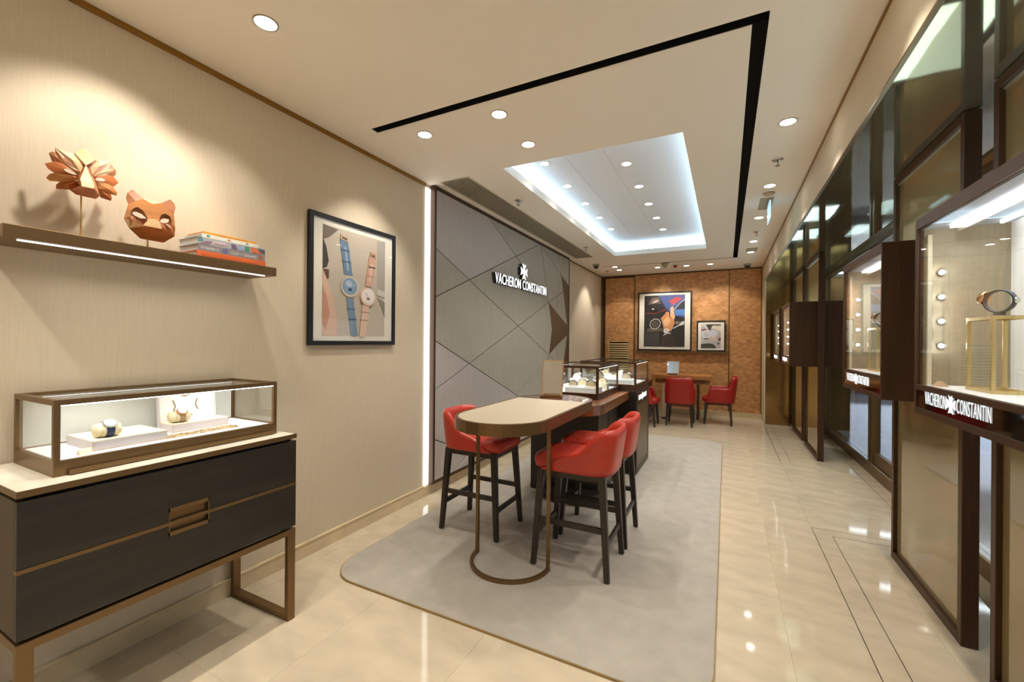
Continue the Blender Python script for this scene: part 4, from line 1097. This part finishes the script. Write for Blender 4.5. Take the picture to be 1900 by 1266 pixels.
def halfdisc_watch(x, y, z, R, tall, idx, grp):
    """cream block with an upright half-disc stand, and a watch looped over it"""
    where = ['in front', 'at the front right corner', 'at the rear left', 'at the right side', 'at the front left'] if 'nearer' in grp else ['at the front right', 'at the left', 'at the rear left', 'at the rear right']
    t = thing('watch_stand', 'cream half-disc watch stand %s %s' % (where[idx], grp), 'display stand', (x, y, z), 'watch stands ' + grp)
    bw = R*1.15
    box('block', x-bw, x+bw, y-bw*.8, y+bw*.8, z, z+tall, M['cream'] if idx % 2 else M['white'], t, .002)
    n = 16
    pts = [(x+R*.85*math.cos(PI*i/n), z+tall+R*1.0*math.sin(PI*i/n)) for i in range(n+1)]
    prism('half_disc', pts, 'y', y-.012, y+.012, M['creamy'], t, 0)
    w_ = thing('watch', 'steel watch on the half-disc stand %s %s' % (where[idx], grp), 'watch', (x, y+.02, z+tall), 'watches ' + grp)
    outer = [(x+R*.95*math.cos(PI*i/n), z+tall+.0005+R*1.1*math.sin(PI*i/n)) for i in range(n+1)]
    inner = [(x+R*.87*math.cos(PI*i/n), z+tall+.0005+R*1.02*math.sin(PI*i/n)) for i in range(n+1)]
    prism('strap', outer+inner[::-1], 'y', y-.011, y+.012, M['greystrap'], w_)
    a = math.radians(55)
    nrm = Vector((math.cos(a), 0, math.sin(a))); p = Vector((x+R*.95*math.cos(a), y, z+tall+R*1.1*math.sin(a)))
    cyl('case', p, p+nrm*.009, .02, .019, M['steel'], w_, 20)
    cyl('dial', p+nrm*.009, p+nrm*.0095, .016, .016, M['dial'], w_, 20)
    cyl('crown', p+nrm*.004+Vector((0, .02, 0)), p+nrm*.004+Vector((0, .025, 0)), .003, .003, M['steel'], w_, 8)
zf = .9972
t = thing('display_block', 'wide white riser at the front of the nearer counter case', 'display stand', (-1.27, 4.13, zf)); box('slab', -1.44, -1.12, 4.02, 4.25, zf, zf+.05, M['white'], t, .003); box('slab_edge', -1.441, -1.119, 4.019, 4.251, zf, zf+.004, M['peach'], t)
t = thing('display_block', 'white riser at the rear left of the nearer counter case', 'display stand', (-1.45, 4.52, zf)); box('slab', -1.58, -1.30, 4.36, 4.68, zf, zf+.04, M['white'], t, .003); box('slab_edge', -1.581, -1.299, 4.359, 4.681, zf, zf+.004, M['peach'], t)
for i, (x, y, z, R, tl) in enumerate(((-1.30, 4.17, zf+.05, .06, .012), (-1.19, 4.10, zf+.05, .055, .012), (-1.47, 4.50, zf+.04, .055, .06), (-1.17, 4.45, zf, .05, .07), (-1.38, 4.10, zf+.05, .05, .012))):
    halfdisc_watch(x, y, z, R, tl, i, 'in the nearer counter case')
zf = 1.0152
t = thing('display_block', 'wide white riser at the front of the farther counter case', 'display stand', (-1.1, 4.98, zf)); box('slab', -1.25, -.95, 4.89, 5.11, zf, zf+.05, M['white'], t, .003); box('slab_edge', -1.251, -.949, 4.889, 5.111, zf, zf+.004, M['peach'], t)
t = thing('display_block', 'white riser at the rear of the farther counter case', 'display stand', (-1.3, 5.4, zf)); box('slab', -1.48, -1.10, 5.25, 5.58, zf, zf+.05, M['white'], t, .003); box('slab_edge', -1.481, -1.099, 5.249, 5.581, zf, zf+.004, M['peach'], t)
for i, (x, y, z, R, tl) in enumerate(((-1.03, 4.98, zf+.05, .06, .012), (-1.36, 5.02, zf, .055, .07), (-1.38, 5.4, zf+.05, .055, .03), (-1.2, 5.38, zf+.05, .055, .02))):
    halfdisc_watch(x, y, z, R, tl, i, 'in the farther counter case')

# tilted table mirror on the walnut end
tm = thing('table_mirror', 'tilted rectangular mirror with tan frame on the bar table end', 'mirror', (-1.33, 3.38, 1.0205))
mu = Vector((.97, .25, 0)).normalized(); mn = Vector((.25, -.97, 0)).normalized()
mc = Vector((-1.33, 3.385, 1.045))
upv = Vector((0, 0, 1))*math.cos(math.radians(19)) - mn*math.sin(math.radians(19)); nn = mn*math.cos(math.radians(19)) + Vector((0, 0, 1))*math.sin(math.radians(19))
fr = uvn(mc, mu, upv, nn)
wm, hm = .165, .30
planar('frame', [[(-wm/2-.008, -.008), (wm/2+.008, -.008), (wm/2+.008, hm+.008), (-wm/2-.008, hm+.008)]], fr, -.012, -.001, mat('tan_leather', (176, 122, 62), .5), tm)
planar('mirror_plate', [[(-wm/2, 0), (wm/2, 0), (wm/2, hm), (-wm/2, hm)]], fr, -.001, .001, M['mirror'], tm)
planar('mirror_logo', [cross_pts(.014, 0, hm-.03), [(-.028, hm-.043), (.028, hm-.043), (.028, hm-.040), (-.028, hm-.040)]], fr, .001, .0014, M['gold'], tm)
f0 = uvn((mc[0], mc[1], 1.0193), mu, mn, (0, 0, 1))
planar('foot', [[(-.10, -.05), (.09, -.05), (.09, .012), (-.10, .012)]], f0, 0, .012, M['walnutdark'], tm)
planar('foot', [[(-.07, -.03), (.07, -.03), (.07, .0), (-.07, .0)]], f0, .012, .034, M['walnut'], tm)

# ------------------------------------------------------------------ bar stools
def smooth(a, b, x):
    x = max(0, min(1, (x-a)/(b-a))); return x*x*(3-2*x)
def make_stool():
    t = thing('bar_stool', '', 'stool', (0, 0, 0), 'red leather bar stools at the bar table')
    zf_ = .012
    for sx in (1, -1):
        for sy in (1, -1):
            bar('leg', (sx*.248, sy*.205, zf_), (sx*.205, sy*.172, .655), .034, .046, M['legwood'], t)
    boxes('seat_frame', [(-.19, .19, -.19, -.165, .612, .652), (-.19, .19, .165, .19, .612, .652), (-.222, -.197, -.16, .16, .612, .652), (.197, .222, -.16, .16, .612, .652)], M['legwood'], t)
    def lx(z): return .248 - (.248-.205)*(z-zf_)/(.655-zf_)
    def ly(z): return .205 - (.205-.172)*(z-zf_)/(.655-zf_)
    z = .315
    for sy in (1, -1): box('stretcher', -lx(z)+.015, lx(z)-.015, sy*ly(z)-.010, sy*ly(z)+.010, z-.018, z+.018, M['legwood'], t, .002)
    z = .225
    for sx in (1, -1): box('stretcher', sx*lx(z)-.010, sx*lx(z)+.010, -ly(z)+.015, ly(z)-.015, z-.018, z+.018, M['legwood'], t, .002)
    pad('seat', .015, 0, .262, .214, .652, .748, M['red'], t, n=5, crown=.014, edge=.022)
    H = lambda q: .665 + .275*(1-smooth(.42, .98, abs(q))**1.1) + .004
    shell('backrest', .275, .224, .656, H, .034, .10, M['red'], t, n=4.0, t0=.345, N=52, Mr=8, cx=0.01, lean=.12)
    return t
st = make_stool()
def place(o, x, y, rz, label):
    o.location = (x, y, 0); o.rotation_euler = (0, 0, rz); o['label'] = label
s2 = copy_tree(st); s3 = copy_tree(st)
place(st, -1.757, 2.948, 0, 'red leather bar stool on the panelled-wall side of the bar table')
place(s2, -.893, 2.797, PI, 'front red bar stool of the pair on the open side of the bar table')
place(s3, -.887, 3.290, PI, 'rear red bar stool of the pair, half hidden behind the front one')

# ------------------------------------------------------------------ far desk and armchairs
dk = thing('desk', 'light wood desk with thick top against the copper wall', 'desk', (-.8, 9.0, 0))
box('top', -1.31, -.25, 8.72, 9.45, .79, .86, M['deskwood'], dk, .004)
box('apron', -1.25, -.27, 8.76, 9.42, .705, .79, M['walnut'], dk, .004)
box('leg_slab', -1.115, -1.045, 8.60+.17, 9.3, .03, .705, mat('desk_leg_pink', (196, 168, 142), .5), dk, .003)
box('leg_slab', -.50, -.47, 8.95, 9.35, .0, .705, M['darkbronze'], dk, .003)
box('leg_foot', -1.125, -1.035, 8.76, 9.31, 0, .03, M['darkbronze'], dk)
t = thing('pedestal', 'black drawer pedestal with walnut top, left of the desk behind the counter', 'cabinet', (-1.4, 8.4, 0))
box('body', -1.72, -1.34, 8.5, 9.0, .0, .60, mat('grey_blue_front', (84, 88, 98), .4), t, .003)
box('drawer', -1.718, -1.342, 8.494, 8.4999, .60-.02, .60, M['black'], t)
box('black_tier', -1.72, -1.34, 8.5, 9.0, .60, .72, M['black'], t, .003)
box('walnut_top', -1.74, -1.32, 8.48, 9.02, .72, .76, M['walnut'], t, .003)
def make_armchair():
    t = thing('armchair', '', 'chair', (0, 0, 0), 'red leather armchairs at the far desk')
    for sx in (1, -1):
        for sy in (1, -1):
            bar('leg', (sx*.225, sy*.215, 0), (sx*.195, sy*.19, .40), .030, .052, M['legwood'], t)
    boxes('seat_frame', [(-.19, .19, -.205, -.175, .365, .405), (-.19, .19, .175, .205, .365, .405), (-.21, -.18, -.17, .17, .365, .405), (.18, .21, -.17, .17, .365, .405)], M['legwood'], t)
    pad('seat', .03, 0, .245, .215, .405, .50, M['reddeep'], t, n=3.5, crown=.015, edge=.03)
    def H(q):
        q = abs(q)
        base = .885 - .205*smooth(.36, .50, q)
        return .41 + (base-.41)*(1-.93*smooth(.80, 1.0, q)) 
    shell('backrest', .275, .255, .40, H, .04, .10, M['reddeep'], t, n=3.4, t0=.27, N=60, Mr=8, cx=0.0, lean=.1)
    return t
a1 = make_armchair(); a2 = copy_tree(a1); a3 = copy_tree(a1)
place(a1, -.742, 8.30, PI/2, 'red armchair with its back to the viewer at the far desk')
place(a2, -.125, 8.76, PI, 'red armchair in side view at the right end of the far desk')
place(a3, -1.36, 8.35-.0, 0, 'red armchair left of the far desk, mostly hidden by the counter')
a3.location = (-1.34, 8.0, 0)

# desk mirror
dm = thing('desk_mirror', 'upright white-reflecting mirror on a dark foot on the far desk', 'mirror', (-.94, 8.95, .86))
box('foot', -1.03, -.86, 8.90, 8.98, .8605, .885, M['walnutdark'], dm, .003)
fr = uvn((-.955, 8.93, .885), (1, 0, 0), (0, .276, .961), (0, -.961, .276))
planar('frame', [[(-.095, 0), (.13, 0), (.13, .25), (-.095, .25)]], fr, -.012, -.001, M['rim'], dm)
planar('mirror_plate', [[(-.09, .005), (.125, .005), (.125, .245), (-.09, .245)]], fr, -.001, .001, M['mirror'], dm)

# ------------------------------------------------------------------ art ledge and pictures on the far wall
yl = YB-.021
t = thing('picture_ledge', 'narrow bronze ledge carrying two framed pictures on the copper wall', 'shelf', (-.87, yl, 1.28))
box('board', -1.775, .035, yl-.075, yl, 1.282, 1.30, M['bronze'], t, .002)
box('front_lip', -1.775, .035, yl-.079, yl-.0751, 1.278, 1.325, M['bronze'], t, .001)
A1 = [((38, 36, 36), full), ((70, 84, 140), [(.35, 1), (1, 1), (1, .55), (.78, .6), (.55, .72)]), ((176, 62, 66), [(.6, .88), (.78, .96), (.95, .94), (.72, .80)]),
      ((120, 96, 84), [(.08, .82), (.2, .95), (.36, .97), (.42, .84), (.25, .84)]), ((210, 200, 190), ell(.28, .88, .09, .02, 12, .3)), ((232, 228, 220), ell(.22, .735, .03, .015)), ((136, 52, 48), [(.0, .66), (.3, .66), (.55, .74), (.52, .70), (.25, .64), (0, .645)]),
      ((30, 32, 36), [(.75, .72), (.9, .84), (1, .88), (1, .72)]), ((84, 128, 190), [(.78, .60), (1, .60), (1, .72), (.76, .70)]), ((168, 160, 150), [(.74, .72), (.9, .86), (1, .92), (1, .90), (.9, .84), (.76, .71)]),
      ((96, 86, 72), [(.05, .28), (.5, .30), (.46, .36), (.1, .36)]), ((192, 190, 184), ell(.28, .44, .145, .11, 8, .2)), ((52, 50, 48), ell(.28, .44, .125, .092, 8, .2)), ((92, 84, 72), ell(.28, .44, .09, .065, 18)),
      ((206, 204, 200), [(.72, .36), (.86, .42), (.92, .48), (1, .49), (.98, .42), (.86, .40), (.72, .34)]), ((120, 108, 98), ell(.82, .46, .06, .03)),
      ((60, 58, 54), [(0, 0), (.4, 0), (.38, .26), (.05, .27), (0, .3)]), ((44, 42, 36), [(.7, .30), (1, .36), (1, 0), (.75, 0)]),
      ((62, 52, 44), [(.42, .0), (.45, .16), (.52, .24), (.66, .26), (.72, .2), (.78, 0)]), ((222, 222, 220), [(.47, .21), (.58, .25), (.67, .25), (.66, .27), (.52, .25)]),
      ((206, 142, 92), [(.42, .55), (.5, .61), (.56, .68), (.62, .66), (.63, .58), (.68, .55), (.74, .58), (.75, .44), (.68, .30), (.5, .30), (.48, .40)]),
      ((222, 174, 136), [(.65, .58), (.65, .74), (.69, .78), (.73, .76), (.74, .66), (.77, .58), (.74, .52)]), ((228, 178, 130), [(.48, .5), (.58, .58), (.66, .5), (.6, .4), (.5, .4)]),
      ((230, 226, 214), ell(.56, .305, .075, .048, 8, .05)), ((200, 196, 186), ell(.56, .305, .05, .032))]
fr = uvn((-1.745, yl-.066, 1.3255), (1, 0, 0), (0, .035, 1), (0, -1, .035))
frame_thing('picture', 'large black-framed picture of a hand wearing a watch, on the ledge', fr, 1.10, 1.27, .028, .025, (.135, .965, .085, 1.195), A1)
A2 = [((188, 182, 180), full), ((70, 68, 66), [(.25, 1), (1, 1), (1, .93), (.55, .84), (.42, .72)]), ((226, 216, 192), [(.5, .84), (.6, .95), (1, .94), (1, .70), (.7, .80)]),
      ((150, 92, 90), [(0, .78), (.2, .82), (.35, .76), (.2, .72), (0, .74)]), ((214, 210, 206), [(.0, .98), (.2, 1), (.45, .70), (.38, .70), (.15, .94), (0, .92)]), ((222, 222, 224), ell(.26, .58, .22, .17)), ((196, 196, 200), ell(.26, .58, .17, .13)), ((206, 204, 212), ell(.64, .6, .2, .16)),
      ((222, 190, 164), [(.4, .45), (.8, .42), (.75, .3), (.5, .35)]), ((198, 166, 150), [(.75, .4), (.85, .56), (1, .58), (1, .45)]), ((70, 58, 50), [(.86, .32), (.94, .46), (1, .42), (1, .3)]), ((74, 70, 66), [(.16, .36), (.4, .38), (.36, .42), (.18, .41)]),
      ((66, 66, 58), [(0, 0), (.75, 0), (.74, .08), (.6, .18), (.35, .2), (0, .17)]), ((196, 190, 186), ell(.88, .2, .11, .1)), ((120, 112, 106), ell(.88, .2, .07, .06))]
fr = uvn((-.545, yl-.066, 1.3255), (1, 0, 0), (0, .035, 1), (0, -1, .035))
frame_thing('picture', 'small black-framed picture of watches at the right end of the ledge', fr, .535, .63, .024, .022, (.08, .45, .065, .555), A2)

# ------------------------------------------------------------------ window bay: framed screens
def screen(y0, y1, label, gap=None):
    t = thing('framed_screen', label, 'screen', (1.08, (y0+y1)/2, 0), 'bronze framed glass screens')
    x0, x1, ww, zt = 1.05, 1.115, .04, ZS-.006
    box('frame_post', x0, x1, y0, y0+ww, .0006, zt, M['darkbronze'], t, .002)
    box('frame_post', x0, x1, y1-ww, y1, .0006, zt, M['darkbronze'], t, .002)
    box('frame_rail', x0, x1, y0+ww, y1-ww, .0012, .05, M['darkbronze'], t, .002)
    box('frame_rail', x0, x1, y0+ww, y1-ww, zt-.045, zt, M['darkbronze'], t, .002)
    box('light_profile', x0+.012, x0+.022, y0+ww, y1-ww, zt-.055, zt-.0452, M['rim'], t)
    a, b = y0+ww, y1-ww
    if gap:
        c, d, e, f = gap
        box('glass_panel', 1.072, 1.10, a, b, .05, e, M['pane'], t); box('glass_panel', 1.072, 1.10, a, b, f, zt-.045, M['pane'], t)
        if c > a: box('glass_panel', 1.072, 1.10, a, c, e, f, M['pane'], t)
        if d < b: box('glass_panel', 1.072, 1.10, d, b, e, f, M['pane'], t)
    return t
CZ0, CZ1 = 1.198, 2.052
cases = [(1.62, 2.492), (2.942, 3.785), (6.675, 7.535), (7.90, 8.78)]
scr = [(1.52, 2.628, 'nearest bronze-framed beige glass screen at the right edge'), (2.885, 3.88, 'tall bronze-framed beige glass screen between the two large hanging cases'),
       (6.565, 7.615, 'far bronze-framed beige glass screen just past the shopfront door'), (7.83, 8.857, 'farthest bronze-framed glass screen next to the bronze end wall')]
for (c0, c1_), (y0, y1, l) in zip(cases, scr): screen(y0, y1, l, (c0-.001, c1_+.001, CZ0-.001, CZ1+.001))

def hung_case(y0, y1, label, detail=True):
    t = thing('hanging_case', label, 'display case', (1.05, (y0+y1)/2, CZ0), 'hanging watch cases in the window bay')
    x0, x1 = .75, 1.35; th = .018; D = M['darkbronze']
    zf_, zc_ = 1.325, 2.005
    box('end_panel', x0, x1, y0, y0+th, CZ0, CZ1, D, t, .001); box('end_panel', x0, x1, y1-th, y1, CZ0, CZ1, D, t, .001)
    a, b = y0+th, y1-th
    box('bottom_panel', x0, x1, a, b, CZ0, CZ0+th, D, t)
    boxes('top_panel', [(x0, x0+.05, a, b, CZ1-th, CZ1), (x1-.05, x1, a, b, CZ1-th, CZ1), (x0+.05, x1-.05, a, a+.04, CZ1-th, CZ1), (x0+.05, x1-.05, b-.04, b, CZ1-th, CZ1)], D, t)
    n = 28
    box('louvre_backing', x0+.05, x1-.05, a+.04, b-.04, CZ1-th, CZ1-th+.004, M['caseceil'], t)
    st_ = (b-a-.08)/n
    for q in range(n): box('louvre_slat', x0+.055, x1-.055, a+.04+q*st_+st_*.25, a+.04+q*st_+st_*.75, CZ1-th+.004, CZ1-.003, M['louvre'], t)
    # front frame
    box('front_rail', x0, x0+.022, a, b, CZ1-.045, CZ1-th, D, t); box('front_rail', x0, x0+.022, a, b, zf_-.022, zf_, D, t)
    box('front_rail', x0, x0+.022, a, b, CZ0+th, CZ0+th+.008, D, t)
    box('fascia', x0+.004, x0+.02, a, b, CZ0+th+.008, zf_-.022, M['blackgloss'], t)
    box('glass_pane', x0+.008, x0+.013, a, b, zf_, CZ1-.045, M['glass'], t)
    box('display_floor', x0+.022, 1.04, a, b, zf_-.01, zf_, M['white'], t)
    box('divider', 1.04, 1.06, a, b, CZ0+th, zc_, M['white'], t)
    box('case_ceiling', x0+.022, 1.04, a, b, zc_, zc_+.01, M['caseceil'], t)
    box('end_lining', x0+.022, 1.04, b-.008, b, zf_, zc_, M['casefab'], t); box('end_lining', x0+.022, 1.04, a, a+.008, zf_, zc_, M['casefab'], t)
    box('light_bar', x0+.09, x0+.115, a+.05, b-.05, zc_-.012, zc_-.001, M['ledcase'], t)
    box('light_bar', x0+.24, x0+.25, a+.05, b-.05, zc_-.010, zc_-.001, M['ledcase'], t)
    box('light_bar_fin', x0+.116, x0+.13, a+.04, b-.04, zc_-.03, zc_-.001, M['rim'], t)
    box('light_post', x0+.028, x0+.042, b-.03, b-.012, zf_, zc_-.03, M['cream'], t)
    for q in range(4):
        z = zf_+.17+q*.105
        cyl('spot_lens', (x0+.075, b-.022, z), (x0+.072, b-.034, z), .009, .009, M['spotlens'], t, 14)
        cyl('spot_housing', (x0+.075, b-.0081, z), (x0+.075, b-.0221, z), .012, .012, M['dark'], t, 14)
    al = area((0, 0, 0), (0, 0, -1), .2, .7, .9, (.95, .98, 1), 150); al.parent = t; al.location = Vector((x0+.16, (y0+y1)/2, zc_-.035)) - t.location
    # lettering: text runs toward the viewer (-y)
    fr = uvn((x0+.003, b-.09, CZ0+.052), (0, -1, 0), (0, 0, 1), (-1, 0, 0))
    j = not detail
    letters('VACHERON', fr, .190, .052, .001, M['signsoft'], t, bold=-.010, join=j)
    letters('CONSTANTIN', uvn(fr(.274, 0), (0, -1, 0), (0, 0, 1), (-1, 0, 0)), .225, .052, .001, M['signsoft'], t, bold=-.010, join=j)
    planar('emblem', [cross_pts(.070)], uvn(fr(.232, .026), (0, -1, 0), (0, 0, 1), (-1, 0, 0)), 0, .003, M['signsoft'], t)
    return t
hl = ['large hanging watch case at the right edge of the picture', 'hanging watch case in front of the tall middle screen', 'distant hanging watch case just past the shopfront window', 'farthest hanging watch case beside the bronze end wall']
for i, ((y0, y1), l) in enumerate(zip(cases, hl)): hung_case(y0, y1, l, i < 2)
def gold_stand(x, y, z, h, s, sd_, label, wl_):
    t = thing('gold_stand', label, 'display stand', (x, y, z))
    e = .012
    for sx in (-1, 1):
        for sy in (-1, 1): box('upright', x+sx*s-e/2, x+sx*s+e/2, y+sy*sd_-e/2, y+sy*sd_+e/2, z+e, z+h-e, M['brass'], t, .0015)
    for zz in (z, z+h-e):
        boxes('ring', [(x-s-e/2, x+s+e/2, y+sy*sd_-e/2, y+sy*sd_+e/2, zz, zz+e) for sy in (-1, 1)] + [(x+sx*s-e/2, x+sx*s+e/2, y-sd_+e/2, y+sd_-e/2, zz, zz+e) for sx in (-1, 1)], M['brass'], t)
    box('plate', x-s+e/2, x+s-e/2, y-sd_+e/2, y+sd_-e/2, z+h-.004, z+h-.001, M['brass'], t)
    # watch standing on a C-shaped holder
    w_ = thing('watch', wl_, 'watch', (x, y, z+h))
    y = y-.05; x = x-.02
    R = .046; c = Vector((x, y, z+h+.012+R*.9)); n = 32
    u_ = Vector((.55, -.83, 0)).normalized()
    frw = uvn(c, u_, (0, 0, 1), u_.cross(Vector((0, 0, 1))))
    box('holder', x-.012, x+.012, y-.012, y+.012, z+h-.0005, z+h+.016, M['greystrap'], w_, .002)
    bm = bmesh.new()
    L4 = [[bm.verts.new(frw(r*math.cos(2*PI*i/n), r*math.sin(2*PI*i/n)*.9, hh)) for i in range(n)] for r, hh in ((R, -.0085), (R, .0085), (R-.005, .0085), (R-.005, -.0085))]
    for i in range(n):
        k = (i+1) % n
        for q in range(4): bm.faces.new((L4[q][i], L4[q][k], L4[(q+1) % 4][k], L4[(q+1) % 4][i]))
    from_bm('strap', bm, M['greystrap'], w_, True)
    a = math.radians(160)
    nr = u_*math.cos(a) + Vector((0, 0, 1))*math.sin(a)
    p = c + nr*R*.96
    cyl('case', p-nr*.002, p+nr*.009, .024, .024, M['rosegold'], w_, 28)
    cyl('bezel', p+nr*.009, p+nr*.012, .024, .020, M['steel'], w_, 28)
    cyl('dial', p+nr*.012, p+nr*.0125, .019, .019, M['dial'], w_, 28)
    sd = nr.cross(u_).normalized() if abs(nr.dot(u_)) < .99 else Vector((0, 0, 1))
    cyl('crown', p+nr*.004+sd*.024, p+nr*.004+sd*.03, .004, .004, M['rosegold'], w_, 10)
    cyl('buckle', c+u_*R*1.0-Vector((0, 0, .0)), c+u_*(R*1.0+.006), .012, .010, M['steel'], w_, 12)
gold_stand(.900, 2.205, 1.3252, .28, .05, .085, 'open brass frame stand in the large right-edge case', 'two-tone watch upright on the brass stand in the right-edge case')
gold_stand(.900, 3.50, 1.3252, .28, .05, .085, 'open brass frame stand in the middle hanging case', 'upright watch on the brass stand in the middle hanging case')
t = thing('price_card', 'small gold folded card on the floor of the right-edge case', 'card', (.80, 2.39, 1.3252))
prism('card', [(.785, 1.3252), (.82, 1.3252), (.803, 1.347)], 'y', 2.365, 2.415, M['peach'], t)
box('card_foot', .784, .821, 2.3645, 2.4155, 1.3251, 1.3262, M['brass'], t)

# ------------------------------------------------------------------ shopfront and the mall beyond
w1 = struct(thing('window_1', None, None, (XS, 5, 0)))
B_ = M['bronzewall']
mull = [YN, -.6, 1.2, 2.2, 3.55, 4.9, 6.13, 6.25, 8.72, 9.08]
for i in range(len(mull)-1):
    a, b = mull[i], mull[i+1]
    box('sill', XS-.02, XS+.04, a, b, 0, .13, M['bronze'], w1)
    box('sill_cap', XS-.03, XS+.05, a, b, .13, .15, M['chrome'] if b - a > .2 else M['bronze'], w1)
    box('header', XS-.03, XS+.05, a, b, 2.60, ZS, M['bronze'], w1)
    if b-a > .3: box('glass_pane', XS+.006, XS+.016, a+.03, b-.03, .15, 2.60, M['shopglass'], w1)
for y in mull: box('mullion', XS-.025, XS+.045, y-.03, y+.03, .15, 2.60, M['bronze'], w1)
box('track', 1.46, 1.50, YN, 9.1, 2.645, ZS, M['chrome'], w1)
box('door_rail', XS-.012, XS+.03, 4.93, 6.10, .15, .28, M['bronze'], w1)
struct(box('floor_mall', XS, 9.0, -6, 16, -.12, -.001, M['mallfloor']))
struct(box('ceiling_mall', XS+.05, 9.0, -6, 16, 3.4, 3.5, M['paint']))
struct(box('wall_mall', 9.0, 9.1, -6, 16, 0, 3.5, M['mallwall']))
struct(box('wall_mall_end', XS, 9.0, 16, 16.1, 0, 3.5, M['mallwall']))
struct(box('wall_mall_near', XS, 9.0, -6.1, -6, 0, 3.5, M['mallwall']))
lbx = ['pale blue lightbox across the mall, seen left of the middle hanging case', 'pale lightbox across the mall behind the door glass', 'pale lightbox across the mall behind the nearest screens', 'pale lightbox at the far end of the mall corridor']
for i, (y0, y1) in enumerate(((9.0, 13.5), (5.0, 8.4), (.5, 3.6))):
    t = thing('lightbox', lbx[i], 'lightbox', (8.95, (y0+y1)/2, .4))
    box('panel', 8.94, 8.99, y0, y1, .5, 2.3, M['mallpanel'], t); boxes('frame', [(8.93, 8.995, y0-.05, y0, .45, 2.35), (8.93, 8.995, y1, y1+.05, .45, 2.35), (8.93, 8.995, y0, y1, 2.3, 2.35), (8.93, 8.995, y0, y1, .45, .5)], M['dark'], t)
t = thing('lightbox', lbx[3], 'lightbox', (4.5, 15.9, .4))
box('panel', 2.5, 6.5, 15.93, 15.99, .3, 2.4, M['mallpanel'], t); boxes('frame', [(2.45, 2.5, 15.92, 15.995, .25, 2.45), (6.5, 6.55, 15.92, 15.995, .25, 2.45)], M['dark'], t)
for i, y in enumerate((-1.0, 2.0, 5.0, 8.0, 11.0, 14)):
    t = thing('mall_light', 'long ceiling light panel in the mall outside the shopfront', 'light', (4.5, y, 3.38), 'mall ceiling lights')
    box('panel', 2.6, 6.4, y-.12, y+.12, 3.385, 3.399, M['mallwhite'], t); boxes('frame', [(2.55, 2.6, y-.13, y+.13, 3.38, 3.399), (6.4, 6.45, y-.13, y+.13, 3.38, 3.399)], M['dark'], t)
bpy.context.view_layer.update()
